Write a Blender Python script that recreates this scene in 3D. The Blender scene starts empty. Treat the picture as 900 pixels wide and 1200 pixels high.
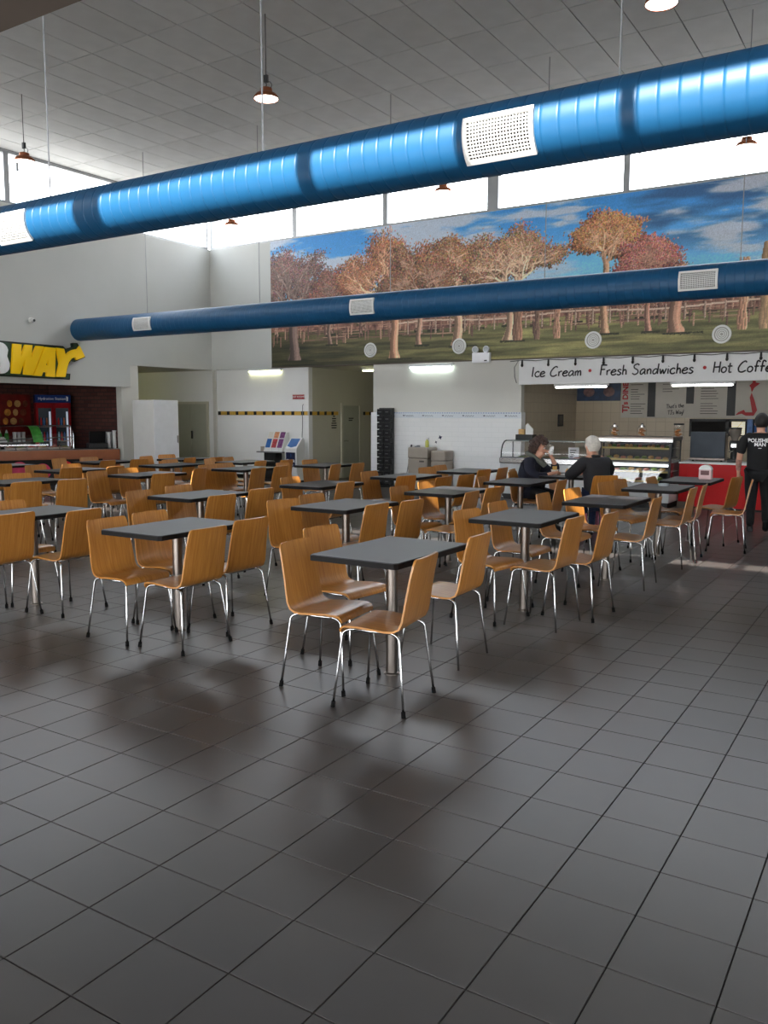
import bpy, bmesh, math, random
import numpy as np
from mathutils import Vector, Matrix, geometry

# ------------------------------------------------------------------ camera, sky, sun, exposure
SC = bpy.context.scene
COL = SC.collection
CAM_H, FPX, YAW, PITCH, ROLL = 1.57, 987.5, -0.5616, -0.1163, 0.0019
def cam_axes():
    fw = Vector((math.sin(YAW)*math.cos(PITCH), math.cos(YAW)*math.cos(PITCH), math.sin(PITCH)))
    rt = Vector((math.cos(YAW), -math.sin(YAW), 0)); up = rt.cross(fw)
    c, s = math.cos(ROLL), math.sin(ROLL)
    return c*rt+s*up, -s*rt+c*up, fw
RT, UP, FW = cam_axes()
cd = bpy.data.cameras.new('camera'); cam = bpy.data.objects.new('camera', cd); COL.objects.link(cam)
cd.sensor_fit = 'VERTICAL'; cd.sensor_height = 36; cd.lens = FPX/1200*36; cd.clip_start = .05; cd.clip_end = 300
cam.matrix_world = Matrix(((RT.x, UP.x, -FW.x, 0), (RT.y, UP.y, -FW.y, 0), (RT.z, UP.z, -FW.z, CAM_H), (0, 0, 0, 1)))
SC.camera = cam
def ray(px, py): return RT*((px-450)/FPX)+UP*((600-py)/FPX)+FW
def at_x(px, py, X): d = ray(px, py); return Vector((0, 0, CAM_H))+d*(X/d.x)
def at_y(px, py, Y): d = ray(px, py); return Vector((0, 0, CAM_H))+d*(Y/d.y)
def project(p):
    q = Vector(p)-Vector((0, 0, CAM_H)); z = q.dot(FW)
    return (450+FPX*q.dot(RT)/z, 600-FPX*q.dot(UP)/z, z)

SC.view_settings.view_transform = 'Standard'; SC.view_settings.look = 'None'
SC.view_settings.gamma = 1; SC.view_settings.use_curve_mapping = False
SC.view_settings.exposure = 0.14

W = bpy.data.worlds.new('overcast_sky'); SC.world = W; W.use_nodes = True
nt = W.node_tree; nt.nodes.clear()
wo = nt.nodes.new('ShaderNodeOutputWorld'); bg = nt.nodes.new('ShaderNodeBackground')
tc = nt.nodes.new('ShaderNodeTexCoord'); sx = nt.nodes.new('ShaderNodeSeparateXYZ'); cr = nt.nodes.new('ShaderNodeValToRGB')
nt.links.new(tc.outputs['Generated'], sx.inputs[0]); nt.links.new(sx.outputs['Z'], cr.inputs[0])
cr.color_ramp.elements[0].position = 0.0; cr.color_ramp.elements[0].color = (.66, .66, .65, 1)
cr.color_ramp.elements[1].position = 0.04; cr.color_ramp.elements[1].color = (.96, .98, 1, 1)
e = cr.color_ramp.elements.new(1.0); e.color = (.72, .84, 1, 1)
nt.links.new(cr.outputs[0], bg.inputs[0]); bg.inputs[1].default_value = 9.0
nt.links.new(bg.outputs[0], wo.inputs[0])

SUN_SLOPE = 0.69
sl = bpy.data.lights.new('sun', 'SUN'); sl.energy = 23; sl.angle = math.radians(.6); sl.color = (1, .95, .88)
sun = bpy.data.objects.new('sun', sl); COL.objects.link(sun)
sun.rotation_euler = Vector((0.0, 1.0, -SUN_SLOPE)).to_track_quat('-Z', 'Y').to_euler(); sun.location = (0, -5, 12)

random.seed(7); RNG = np.random.default_rng(7)

# ------------------------------------------------------------------ materials
def srgb(r, g, b):
    f = lambda c: (c/255/12.92 if c/255 <= .04045 else ((c/255+.055)/1.055)**2.4)
    return (f(r), f(g), f(b), 1)
MATS = {}
def mat(name, col, rough=.5, metal=0., var=.0, scale=6., bump=0., emit=None, estr=0., stretch=None, spec=None, objvar=0., coat=0.):
    """noise-varied principled material"""
    if name in MATS: return MATS[name]
    m = bpy.data.materials.new(name); m.use_nodes = True; n = m.node_tree; P = n.nodes['Principled BSDF']
    P.inputs['Base Color'].default_value = col; P.inputs['Roughness'].default_value = rough; P.inputs['Metallic'].default_value = metal
    if spec is not None: P.inputs['Specular IOR Level'].default_value = spec
    if coat: P.inputs['Coat Weight'].default_value = coat; P.inputs['Coat Roughness'].default_value = .15
    if emit: P.inputs['Emission Color'].default_value = emit; P.inputs['Emission Strength'].default_value = estr
    last = None
    if var or bump:
        t = n.nodes.new('ShaderNodeTexCoord'); mp = n.nodes.new('ShaderNodeMapping'); ns = n.nodes.new('ShaderNodeTexNoise')
        ns.inputs['Scale'].default_value = scale; ns.inputs['Detail'].default_value = 4
        if stretch: mp.inputs['Scale'].default_value = stretch
        n.links.new(t.outputs['Object'], mp.inputs[0]); n.links.new(mp.outputs[0], ns.inputs['Vector'])
        if var:
            r = n.nodes.new('ShaderNodeMapRange'); r.inputs[1].default_value = .3; r.inputs[2].default_value = .7
            r.inputs[3].default_value = 1-var; r.inputs[4].default_value = 1+var
            n.links.new(ns.outputs['Fac'], r.inputs[0]); last = r.outputs[0]
        if bump:
            b = n.nodes.new('ShaderNodeBump'); b.inputs['Strength'].default_value = bump; b.inputs['Distance'].default_value = .01
            n.links.new(ns.outputs['Fac'], b.inputs['Height']); n.links.new(b.outputs[0], P.inputs['Normal'])
    if objvar:
        oi = n.nodes.new('ShaderNodeObjectInfo'); r2 = n.nodes.new('ShaderNodeMapRange')
        r2.inputs[3].default_value = 1-objvar; r2.inputs[4].default_value = 1+objvar
        n.links.new(oi.outputs['Random'], r2.inputs[0])
        if last:
            mu = n.nodes.new('ShaderNodeMath'); mu.operation = 'MULTIPLY'; n.links.new(last, mu.inputs[0]); n.links.new(r2.outputs[0], mu.inputs[1]); last = mu.outputs[0]
        else: last = r2.outputs[0]
    if last:
        mx = n.nodes.new('ShaderNodeVectorMath'); mx.operation = 'SCALE'; mx.inputs[0].default_value = col[:3]
        n.links.new(last, mx.inputs['Scale']); n.links.new(mx.outputs[0], P.inputs['Base Color'])
    MATS[name] = m; return m
def brick_mat(name, c1, c2, mortar, sw, sh, axis='XZ', msize=.01, rough=.6, bump=.4, squash=.5):
    if name in MATS: return MATS[name]
    m = bpy.data.materials.new(name); m.use_nodes = True; n = m.node_tree; P = n.nodes['Principled BSDF']; P.inputs['Roughness'].default_value = rough
    t = n.nodes.new('ShaderNodeTexCoord'); s = n.nodes.new('ShaderNodeSeparateXYZ'); c = n.nodes.new('ShaderNodeCombineXYZ'); b = n.nodes.new('ShaderNodeTexBrick')
    n.links.new(t.outputs['Object'], s.inputs[0]); n.links.new(s.outputs[axis[0]], c.inputs[0]); n.links.new(s.outputs[axis[1]], c.inputs[1]); n.links.new(c.outputs[0], b.inputs[0])
    b.inputs['Color1'].default_value = c1; b.inputs['Color2'].default_value = c2; b.inputs['Mortar'].default_value = mortar
    b.inputs['Scale'].default_value = 1; b.inputs['Brick Width'].default_value = sw; b.inputs['Row Height'].default_value = sh; b.inputs['Mortar Size'].default_value = msize
    b.offset = squash
    n.links.new(b.outputs['Color'], P.inputs['Base Color'])
    bp = n.nodes.new('ShaderNodeBump'); bp.inputs['Strength'].default_value = bump; bp.inputs['Distance'].default_value = .004; bp.invert = True
    n.links.new(b.outputs['Fac'], bp.inputs['Height']); n.links.new(bp.outputs[0], P.inputs['Normal'])
    MATS[name] = m; return m
def glass_mat(name, tint=(1, 1, 1, 1), gloss=.08):
    if name in MATS: return MATS[name]
    m = bpy.data.materials.new(name); m.use_nodes = True; n = m.node_tree; n.nodes.clear()
    o = n.nodes.new('ShaderNodeOutputMaterial'); a = n.nodes.new('ShaderNodeBsdfTransparent'); g = n.nodes.new('ShaderNodeBsdfGlossy'); mx = n.nodes.new('ShaderNodeMixShader')
    lw = n.nodes.new('ShaderNodeLayerWeight'); pw = n.nodes.new('ShaderNodeMath'); pw.operation = 'POWER'; pw.inputs[1].default_value = 4; fr = n.nodes.new('ShaderNodeMath'); fr.operation = 'MULTIPLY_ADD'; fr.inputs[1].default_value = .7; fr.inputs[2].default_value = .05
    n.links.new(lw.outputs['Facing'], pw.inputs[0]); n.links.new(pw.outputs[0], fr.inputs[0])
    a.inputs[0].default_value = tint; g.inputs['Roughness'].default_value = .02
    n.links.new(fr.outputs[0], mx.inputs[0]); n.links.new(a.outputs[0], mx.inputs[1]); n.links.new(g.outputs[0], mx.inputs[2]); n.links.new(mx.outputs[0], o.inputs[0])
    MATS[name] = m; return m
def wood_mat():
    m = bpy.data.materials.new('honey_maple_veneer'); m.use_nodes = True; n = m.node_tree; P = n.nodes['Principled BSDF']
    P.inputs['Roughness'].default_value = .33; P.inputs['Coat Weight'].default_value = .25; P.inputs['Coat Roughness'].default_value = .2
    t = n.nodes.new('ShaderNodeTexCoord'); mp = n.nodes.new('ShaderNodeMapping'); mp.inputs['Scale'].default_value = (3, 45, 2.2)
    oi = n.nodes.new('ShaderNodeObjectInfo'); ad = n.nodes.new('ShaderNodeVectorMath'); ad.operation = 'ADD'
    ns = n.nodes.new('ShaderNodeTexNoise'); ns.inputs['Scale'].default_value = 1.6; ns.inputs['Detail'].default_value = 5; ns.inputs['Distortion'].default_value = .6
    n.links.new(t.outputs['Object'], mp.inputs[0]); n.links.new(mp.outputs[0], ad.inputs[0])
    mu = n.nodes.new('ShaderNodeMath'); mu.operation = 'MULTIPLY'; mu.inputs[1].default_value = 40; n.links.new(oi.outputs['Random'], mu.inputs[0]); n.links.new(mu.outputs[0], ad.inputs[1])
    n.links.new(ad.outputs[0], ns.inputs['Vector'])
    r = n.nodes.new('ShaderNodeValToRGB'); r.color_ramp.elements[0].position = .3; r.color_ramp.elements[0].color = srgb(166, 106, 40)
    r.color_ramp.elements[1].position = .7; r.color_ramp.elements[1].color = srgb(198, 137, 66)
    n.links.new(ns.outputs['Fac'], r.inputs[0])
    hs = n.nodes.new('ShaderNodeHueSaturation'); mr = n.nodes.new('ShaderNodeMapRange'); mr.inputs[3].default_value = .88; mr.inputs[4].default_value = 1.12
    n.links.new(oi.outputs['Random'], mr.inputs[0]); n.links.new(mr.outputs[0], hs.inputs['Value']); n.links.new(r.outputs[0], hs.inputs['Color']); n.links.new(hs.outputs[0], P.inputs['Base Color'])
    return m
WOOD = wood_mat()
CHROME = mat('brushed_chrome', srgb(205, 205, 205), .22, 1., var=.05, scale=30)
STEEL = mat('brushed_steel', srgb(136, 127, 120), .34, 1., var=.12, scale=20, stretch=(1, 1, .05))
RUBBER = mat('black_rubber', srgb(16, 16, 16), .9, var=.1, spec=.1)
LAMINATE = mat('charcoal_laminate', srgb(50, 50, 54), .40, var=.1, scale=5, objvar=.1, spec=.3)
BLACKEDGE = mat('black_edge_strip', srgb(20, 17, 17), .6, var=.1, spec=.2)
TILE = mat('grey_brown_floor_tile', srgb(69, 64, 61), .33, var=.10, scale=2.5, bump=.05, objvar=.07)
GROUT = mat('dark_grout', srgb(40, 36, 34), .9, var=.2)
CEILT = mat('off_white_ceiling_tile', srgb(206, 206, 204), .8, var=.05, scale=3, objvar=.05)
CEILG = mat('ceiling_grid_shadow_gap', srgb(46, 46, 45), .8, var=.05)
PAINT = mat('off_white_wall_paint', srgb(212, 210, 203), .75, var=.03, scale=1.2, bump=.02)
PAINT2 = mat('cream_corridor_paint', srgb(198, 194, 176), .7, var=.03, scale=1.2, bump=.02)
PAINTHI = mat('bulkhead_wall_paint', srgb(196, 197, 193), .8, var=.03, scale=1.2, bump=.02)
PAINTLO = mat('white_wall_paint', srgb(243, 243, 242), .6, var=.02, scale=1.2, bump=.02)
WHITEBLOCK = brick_mat('white_painted_blockwork', srgb(244, 245, 245), srgb(242, 243, 243), srgb(234, 236, 236), .30, .10, msize=.004, bump=.12, rough=.45)
SHOPTILE = brick_mat('cream_shop_wall_tile', srgb(206, 190, 164), srgb(200, 184, 158), srgb(176, 160, 138), .2, .2, msize=.004, rough=.35, squash=0)
SHOPTILEY = brick_mat('cream_shop_side_tile', srgb(198, 186, 164), srgb(194, 181, 158), srgb(170, 158, 138), .2, .2, axis='YZ', msize=.004, rough=.35, squash=0)
BRICK = brick_mat('red_brown_brick', srgb(104, 64, 56), srgb(80, 46, 42), srgb(62, 48, 45), .23, .085, msize=.01, rough=.8)
BRICKY = brick_mat('red_brown_brick_side', srgb(104, 64, 56), srgb(80, 46, 42), srgb(62, 48, 45), .23, .085, axis='YZ', msize=.01, rough=.8)
SOFFIT = mat('dark_soffit_paint', srgb(98, 88, 80), .8, var=.04)
ALU = mat('grey_aluminium_frame', srgb(150, 152, 154), .45, .6, var=.05)
GLASS = glass_mat('clear_glass')
DUCT = mat('blue_painted_duct', srgb(22, 78, 118), .42, 0., var=.05, scale=3, spec=.35)
WHITE = mat('white_plastic', srgb(230, 230, 228), .4, var=.02)
WHITEMETAL = mat('white_powder_coat', srgb(240, 241, 244), .5, var=.03)
BLACK = mat('black_plastic', srgb(20, 20, 22), .45, var=.1)
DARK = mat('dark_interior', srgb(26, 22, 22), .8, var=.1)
WIRE = mat('galvanised_wire', srgb(150, 150, 152), .4, .8, var=.05)
COPPER = mat('copper_lamp_shade', srgb(176, 110, 78), .3, .85, var=.08)
BEIGE = mat('beige_bin_plastic', srgb(168, 158, 146), .5, var=.03)
RED = mat('glossy_red_panel', srgb(206, 22, 28), .38, spec=.25, var=.03)
BROWNLAM = mat('brown_counter_laminate', srgb(150, 86, 50), .4, var=.1, scale=4, stretch=(1, 8, 1))
GREENDK = mat('dark_green_sign_back', srgb(34, 66, 48), .5, var=.06)
YELLOW = mat('yellow_sign_face', srgb(248, 200, 12), .4, var=.03, emit=srgb(248, 200, 12), estr=.12)
SIGNWHITE = mat('white_sign_face', srgb(246, 246, 246), .5, var=.02)
INK = mat('black_ink', srgb(24, 22, 24), .6, var=.05)
REDINK = mat('red_ink', srgb(188, 24, 34), .5, var=.05)
TUBE = mat('fluorescent_tube', srgb(250, 250, 250), .5, emit=(1, 1, .95, 1), estr=9.)
TUBEY = mat('yellowish_fluorescent_tube', srgb(250, 250, 220), .5, emit=(1, 1, .55, 1), estr=12.)
TUBEG = mat('greenish_fluorescent_tube', srgb(240, 255, 250), .5, emit=(.85, 1, .92, 1), estr=18.)
LAMPGLOW = mat('lit_lamp_diffuser', srgb(255, 250, 240), .5, emit=(1, .96, .9, 1), estr=9.)
CARD = mat('printed_card', srgb(225, 220, 210), .6, var=.05)
BLUE = mat('blue_print', srgb(40, 98, 168), .5, var=.12, scale=9)
NAVY = mat('navy_print', srgb(22, 28, 66), .5, var=.06)
PINK = mat('pink_print', srgb(186, 46, 86), .5, var=.35, scale=6)
GREEN = mat('green_print', srgb(70, 150, 60), .5, var=.3, scale=10)
DOORP = mat('grey_green_door_paint', srgb(172, 172, 156), .55, var=.02)
AMBER = mat('yellow_tile', srgb(214, 170, 70), .4, var=.06)
BLKTILE = mat('black_tile', srgb(26, 26, 28), .35, var=.06)
CHALK = mat('slate_board', srgb(66, 74, 84), .6, var=.12, scale=4)
COOKIE = mat('cookie_brown', srgb(196, 132, 74), .7, var=.25, scale=40)
BREAD = mat('bread_crust', srgb(206, 164, 104), .7, var=.2, scale=40)
LETTUCE = mat('salad_green', srgb(120, 150, 70), .6, var=.35, scale=40)
HAM = mat('filling_pink', srgb(206, 130, 110), .6, var=.25, scale=40)
SKIN = mat('skin', srgb(214, 160, 134), .5, var=.06, scale=20)
TATTOO = mat('tattooed_skin', srgb(176, 130, 118), .5, var=.45, scale=32)

# ------------------------------------------------------------------ mesh helpers
class MB:
    def __init__(s): s.v = []; s.f = []
    def add(s, vs, fs):
        o = len(s.v); s.v += [tuple(p) for p in vs]; s.f += [tuple(i+o for i in f) for f in fs]; return s
    def box(s, x0, x1, y0, y1, z0, z1):
        return s.add([(x0,y0,z0),(x1,y0,z0),(x1,y1,z0),(x0,y1,z0),(x0,y0,z1),(x1,y0,z1),(x1,y1,z1),(x0,y1,z1)],
                     [(0,3,2,1),(4,5,6,7),(0,1,5,4),(1,2,6,5),(2,3,7,6),(3,0,4,7)])
    def cyl(s, p0, p1, r0, r1=None, n=12, caps=True):
        p0, p1 = Vector(p0), Vector(p1); r1 = r0 if r1 is None else r1
        d = (p1-p0).normalized(); a = d.orthogonal().normalized(); b = d.cross(a)
        vs = [p0+(a*math.cos(t)+b*math.sin(t))*r0 for t in [2*math.pi*i/n for i in range(n)]]+[p1+(a*math.cos(t)+b*math.sin(t))*r1 for t in [2*math.pi*i/n for i in range(n)]]
        fs = [(i, (i+1) % n, n+(i+1) % n, n+i) for i in range(n)]
        if caps: fs += [tuple(range(n-1, -1, -1)), tuple(range(n, 2*n))]
        return s.add(vs, fs)
    def tube(s, path, r, n=8, closed=False):
        P = [Vector(p) for p in path]; m = len(P); vs = []; fs = []; a = None
        for i, p in enumerate(P):
            d = ((P[(i+1) % m] if closed else P[min(i+1, m-1)])-(P[i-1] if closed else P[max(i-1, 0)])).normalized()
            if a is None: a = d.orthogonal().normalized()
            a = (a-d*a.dot(d)).normalized(); b = d.cross(a); rr = r[i] if isinstance(r, (list, tuple)) else r
            vs += [p+(a*math.cos(2*math.pi*k/n)+b*math.sin(2*math.pi*k/n))*rr for k in range(n)]
        for i in range(m if closed else m-1):
            j = (i+1) % m
            fs += [(i*n+k, i*n+(k+1) % n, j*n+(k+1) % n, j*n+k) for k in range(n)]
        if not closed: fs += [tuple(range(n-1, -1, -1)), tuple(range((m-1)*n, m*n))]
        return s.add(vs, fs)
    def lathe(s, prof, c=(0, 0, 0), n=20, axis='Z', cap=True):
        vs = []; fs = []; m = len(prof)
        for r, h in prof:
            for k in range(n):
                t = 2*math.pi*k/n; x, y = r*math.cos(t), r*math.sin(t)
                vs.append({'Z': (c[0]+x, c[1]+y, c[2]+h), 'X': (c[0]+h, c[1]+x, c[2]+y), 'Y': (c[0]+y, c[1]+h, c[2]+x)}[axis])
        for i in range(m-1): fs += [(i*n+k, i*n+(k+1) % n, (i+1)*n+(k+1) % n, (i+1)*n+k) for k in range(n)]
        if cap: fs += [tuple(range(n-1, -1, -1)), tuple(range((m-1)*n, m*n))]
        return s.add(vs, fs)
    def prism(s, poly, fn, d0, d1, holes=()):
        """poly (and holes) in 2d; fn(u, v, d) -> 3d point"""
        loops = [list(poly)]+[list(h) for h in holes]
        tri = geometry.tessellate_polygon([[Vector((u, v, 0)) for u, v in l] for l in loops])
        flat = [p for l in loops for p in l]; n = len(flat)
        vs = [fn(u, v, d0) for u, v in flat]+[fn(u, v, d1) for u, v in flat]
        fs = [t for t in tri]+[tuple(i+n for i in reversed(t)) for t in tri]
        o = 0
        for l in loops:
            k = len(l); fs += [(o+i, o+(i+1) % k, n+o+(i+1) % k, n+o+i) for i in range(k)]; o += k
        return s.add(vs, fs)
    def ball(s, c, r, n=12, m=8, fn=None):
        rx, ry, rz = (r, r, r) if not isinstance(r, tuple) else r
        vs = [(c[0], c[1], c[2]-rz)]; fs = []
        for i in range(1, m):
            ph = -math.pi/2+math.pi*i/m
            for k in range(n):
                t = 2*math.pi*k/n; vs.append((c[0]+rx*math.cos(ph)*math.cos(t), c[1]+ry*math.cos(ph)*math.sin(t), c[2]+rz*math.sin(ph)))
        vs.append((c[0], c[1], c[2]+rz)); L = len(vs)-1
        fs += [(0, 1+(k+1) % n, 1+k) for k in range(n)]
        for i in range(m-2): fs += [(1+i*n+k, 1+i*n+(k+1) % n, 1+(i+1)*n+(k+1) % n, 1+(i+1)*n+k) for k in range(n)]
        fs += [(L, 1+(m-2)*n+k, 1+(m-2)*n+(k+1) % n) for k in range(n)]
        if fn: vs = [fn(Vector(p)) for p in vs]
        return s.add(vs, fs)
    def rbox(s, x0, x1, y0, y1, z0, z1, b=.006):
        bm = bmesh.new(); bmesh.ops.create_cube(bm, size=1)
        for v in bm.verts: v.co = Vector((x0+(v.co.x+.5)*(x1-x0), y0+(v.co.y+.5)*(y1-y0), z0+(v.co.z+.5)*(z1-z0)))
        bmesh.ops.bevel(bm, geom=list(bm.edges), offset=b, segments=2, affect='EDGES', profile=.5)
        bm.verts.index_update(); r = s.add([v.co.copy() for v in bm.verts], [[v.index for v in f.verts] for f in bm.faces]); bm.free(); return r
    def xf(s, M): s.v = [tuple(M @ Vector(p)) for p in s.v]; return s
    def mesh(s, name, m=None, smooth=False):
        me = bpy.data.meshes.new(name); me.from_pydata(s.v, [], s.f)
        bm = bmesh.new(); bm.from_mesh(me); bmesh.ops.recalc_face_normals(bm, faces=bm.faces); bm.to_mesh(me); bm.free()
        if m: me.materials.append(m)
        if smooth:
            for p in me.polygons: p.use_smooth = True
            if smooth != 'all': me.set_sharp_from_angle(angle=math.radians(38))
        return me
    def build(s, name, m, parent=None, smooth=False): return obj(name, s.mesh(name, m, smooth), parent)
def obj(name, me, parent=None):
    o = bpy.data.objects.new(name, me); COL.objects.link(o)
    if parent is not None: o.parent = parent
    return o
def tag(o, label, cat, group=None):
    o['label'] = label; o['category'] = cat
    if group: o['group'] = group
    return o
def thing(name, label, cat, loc=(0, 0, 0), rz=0, group=None):
    o = bpy.data.objects.new(name, None); COL.objects.link(o); o.empty_display_size = .1
    o.location = loc; o.rotation_euler = (0, 0, rz); return tag(o, label, cat, group)
def struct(name, mb, m, parent=None, smooth=False):
    o = mb.build(name, m, parent, smooth)
    if parent is None: o['kind'] = 'structure'
    return o
def box(*a): return MB().box(*a)
def dup(root, loc, rz, label, group=None):
    r = root.copy(); COL.objects.link(r); r.location = loc; r.rotation_euler = (0, 0, rz); r['label'] = label
    if group: r['group'] = group
    for ch in list(root.children):
        c = ch.copy(); COL.objects.link(c); c.parent = r
        for g in list(ch.children):
            d = g.copy(); COL.objects.link(d); d.parent = c
    return r
def text_mesh(body, size, M, m, extrude=.002, align='CENTER', offset=0., shear=0.):
    cu = bpy.data.curves.new('lettering', 'FONT'); cu.body = body; cu.size = size; cu.extrude = extrude; cu.align_x = align; cu.align_y = 'CENTER'; cu.offset = offset; cu.shear = shear; cu.resolution_u = 3
    o = bpy.data.objects.new('lettering', cu); COL.objects.link(o)
    dg = bpy.context.evaluated_depsgraph_get(); me = bpy.data.meshes.new_from_object(o.evaluated_get(dg)); bpy.data.objects.remove(o)
    me.transform(M); me.materials.clear(); me.materials.append(m); return me
def face_frame(origin, right, up):
    r = Vector(right).normalized(); u = Vector(up).normalized(); n = r.cross(u)
    return Matrix(((r.x, u.x, n.x, origin[0]), (r.y, u.y, n.y, origin[1]), (r.z, u.z, n.z, origin[2]), (0, 0, 0, 1)))
def lettering(name, body, size, origin, right, up, m, parent, **k): return obj(name, text_mesh(body, size, face_frame(origin, right, up), m, **k), parent)
GLY = {'I': (.3, [[(.15,1),(.12,0)]]), 'c': (.48, [[(.42,.42),(.3,.52),(.12,.42),(.05,.22),(.15,.02),(.32,0),(.45,.1)]]),
 'e': (.5, [[(.06,.25),(.3,.3),(.42,.4),(.3,.52),(.12,.42),(.04,.2),(.15,0),(.35,.02),(.46,.12)]]), 'C': (.68, [[(.62,.85),(.5,.98),(.25,.8),(.06,.4),(.12,.08),(.35,0),(.62,.15)]]),
 'r': (.4, [[(.08,.48),(.1,0)],[(.1,.3),(.2,.46),(.36,.48)]]), 'a': (.54, [[(.42,.45),(.25,.5),(.07,.3),(.08,.05),(.22,.03),(.4,.3),(.42,.45),(.42,.1),(.5,0)]]),
 'm': (.6, [[(.05,.48),(.07,0)],[(.07,.3),(.2,.48),(.27,.4),(.28,0)],[(.28,.3),(.42,.48),(.5,.4),(.52,0)]]), 'F': (.52, [[(.1,1),(.08,0)],[(.08,1),(.55,.98)],[(.1,.55),(.42,.57)]]),
 's': (.42, [[(.36,.45),(.2,.52),(.08,.4),(.22,.27),(.34,.14),(.2,0),(.03,.06)]]), 'h': (.46, [[(.08,.95),(.08,0)],[(.08,.3),(.22,.48),(.33,.38),(.36,0)]]),
 'S': (.6, [[(.52,.88),(.35,1),(.12,.85),(.15,.62),(.42,.42),(.45,.15),(.22,0),(.02,.12)]]), 'n': (.46, [[(.06,.48),(.08,0)],[(.08,.3),(.22,.48),(.34,.38),(.36,0)]]),
 'd': (.55, [[(.4,.42),(.22,.48),(.06,.25),(.12,.02),(.3,.08),(.42,.4)],[(.44,.98),(.43,0)]]), 'w': (.6, [[(.04,.48),(.14,.02),(.27,.4),(.38,.02),(.54,.5)]]),
 'i': (.2, [[(.08,.48),(.09,0)],[(.09,.68),(.11,.71)]]), 'H': (.6, [[(.08,1),(.06,0)],[(.5,1),(.5,0)],[(.07,.5),(.5,.52)]]),
 'o': (.5, [[(.25,.5),(.08,.36),(.08,.1),(.24,0),(.4,.14),(.4,.38),(.25,.5)]]), 't': (.38, [[(.15,.85),(.13,.1),(.22,0),(.32,.05)],[(0,.55),(.34,.57)]]),
 'f': (.42, [[(.42,.85),(.3,.98),(.18,.85),(.15,0)],[(.03,.48),(.36,.5)]]), 'T': (.58, [[(0,.97),(.6,1)],[(.3,.98),(.28,0)]]), "'": (.15, [[(.05,1),(.04,.85)]]),
 'J': (.5, [[(.1,.98),(.5,1)],[(.34,.98),(.32,.15),(.2,0),(.04,.12)]]), 'W': (.78, [[(.02,1),(.18,0),(.34,.7),(.5,0),(.7,1)]]),
 'y': (.45, [[(.05,.48),(.16,.1),(.3,.12),(.38,.48)],[(.38,.48),(.3,-.3),(.1,-.35)]]), '!': (.22, [[(.1,1),(.08,.25)],[(.07,.03),(.08,.06)]]), ' ': (.38, [])}
def catmull(p, k=5):
    if len(p) < 3: return p
    q = [p[0]]+list(p)+[p[-1]]; out = []
    for i in range(1, len(q)-2):
        for j in range(k):
            t = j/k; out.append(tuple(.5*(2*q[i][a]+(q[i+1][a]-q[i-1][a])*t+(2*q[i-1][a]-5*q[i][a]+4*q[i+1][a]-q[i+2][a])*t*t+(3*q[i][a]-q[i-1][a]-3*q[i+1][a]+q[i+2][a])*t**3) for a in (0, 1)))
    return out+[p[-1]]
def handwriting(name, s, x0, x1, cap, base, origin, right, up, width, m, parent, slant=.08):
    """brush lettering fitted between x0 and x1 along `right` from origin"""
    adv = sum(GLY[c][0] for c in s); kx = (x1-x0)/adv; M = face_frame(origin, right, up); mb = MB(); x = 0
    for c in s:
        for st in GLY[c][1]:
            P = [((x+u+slant*v)*kx+x0, v*cap+base) for u, v in catmull(st)]
            mb.tube([M @ Vector((a, b, 0)) for a, b in P], width/2, n=5)
        x += GLY[c][0]
    return mb.build(name, m, parent)
# ------------------------------------------------------------------ room shell
YB, XL, ZC, ZB, ZS = 15.53, -14.78, 6.48, 2.62, 5.50     # mural wall, left wall, ceiling, bulkhead soffit, clerestory sill
XR, YF = 5.0, 0.95
floor = struct('floor', box(-19, 6, -4, 21, -.12, -.004), GROUT)
TP, TX0, TY0 = .29787, -.9511, 2.2347
tcells = []
for i in range(int((-19-TX0)/TP), int((6-TX0)/TP)):
    for j in range(int((-4-TY0)/TP), int((21-TY0)/TP)):
        x, y = TX0+i*TP, TY0+j*TP; a = -1
        if y > .9:
            q = [project((x+dx, y+dy, 0)) for dx, dy in ((0, 0), (TP, 0), (TP, TP), (0, TP))]
            if all(k[2] > .3 for k in q) and any(-20 < k[0] < 920 and k[1] < 1220 for k in q) :
                a = abs(sum(q[k][0]*q[(k+1) % 4][1]-q[(k+1) % 4][0]*q[k][1] for k in range(4)))/2
        tcells.append((a, x, y))
tcells.sort(reverse=True)
g = .0025
tile_me = MB().rbox(g, TP-g, g, TP-g, -.006, 0, .0012).mesh('tile', TILE)
for a, x, y in tcells[:300]:
    o = obj('tile', tile_me, floor); o.location = (x, y, 0)
far = MB()
for a, x, y in tcells[300:]: far.box(x+g, x+TP-g, y+g, y+TP-g, -.0055, 0)
o = far.build('distant_tiles', TILE, floor); o['kind'] = 'stuff'

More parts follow.
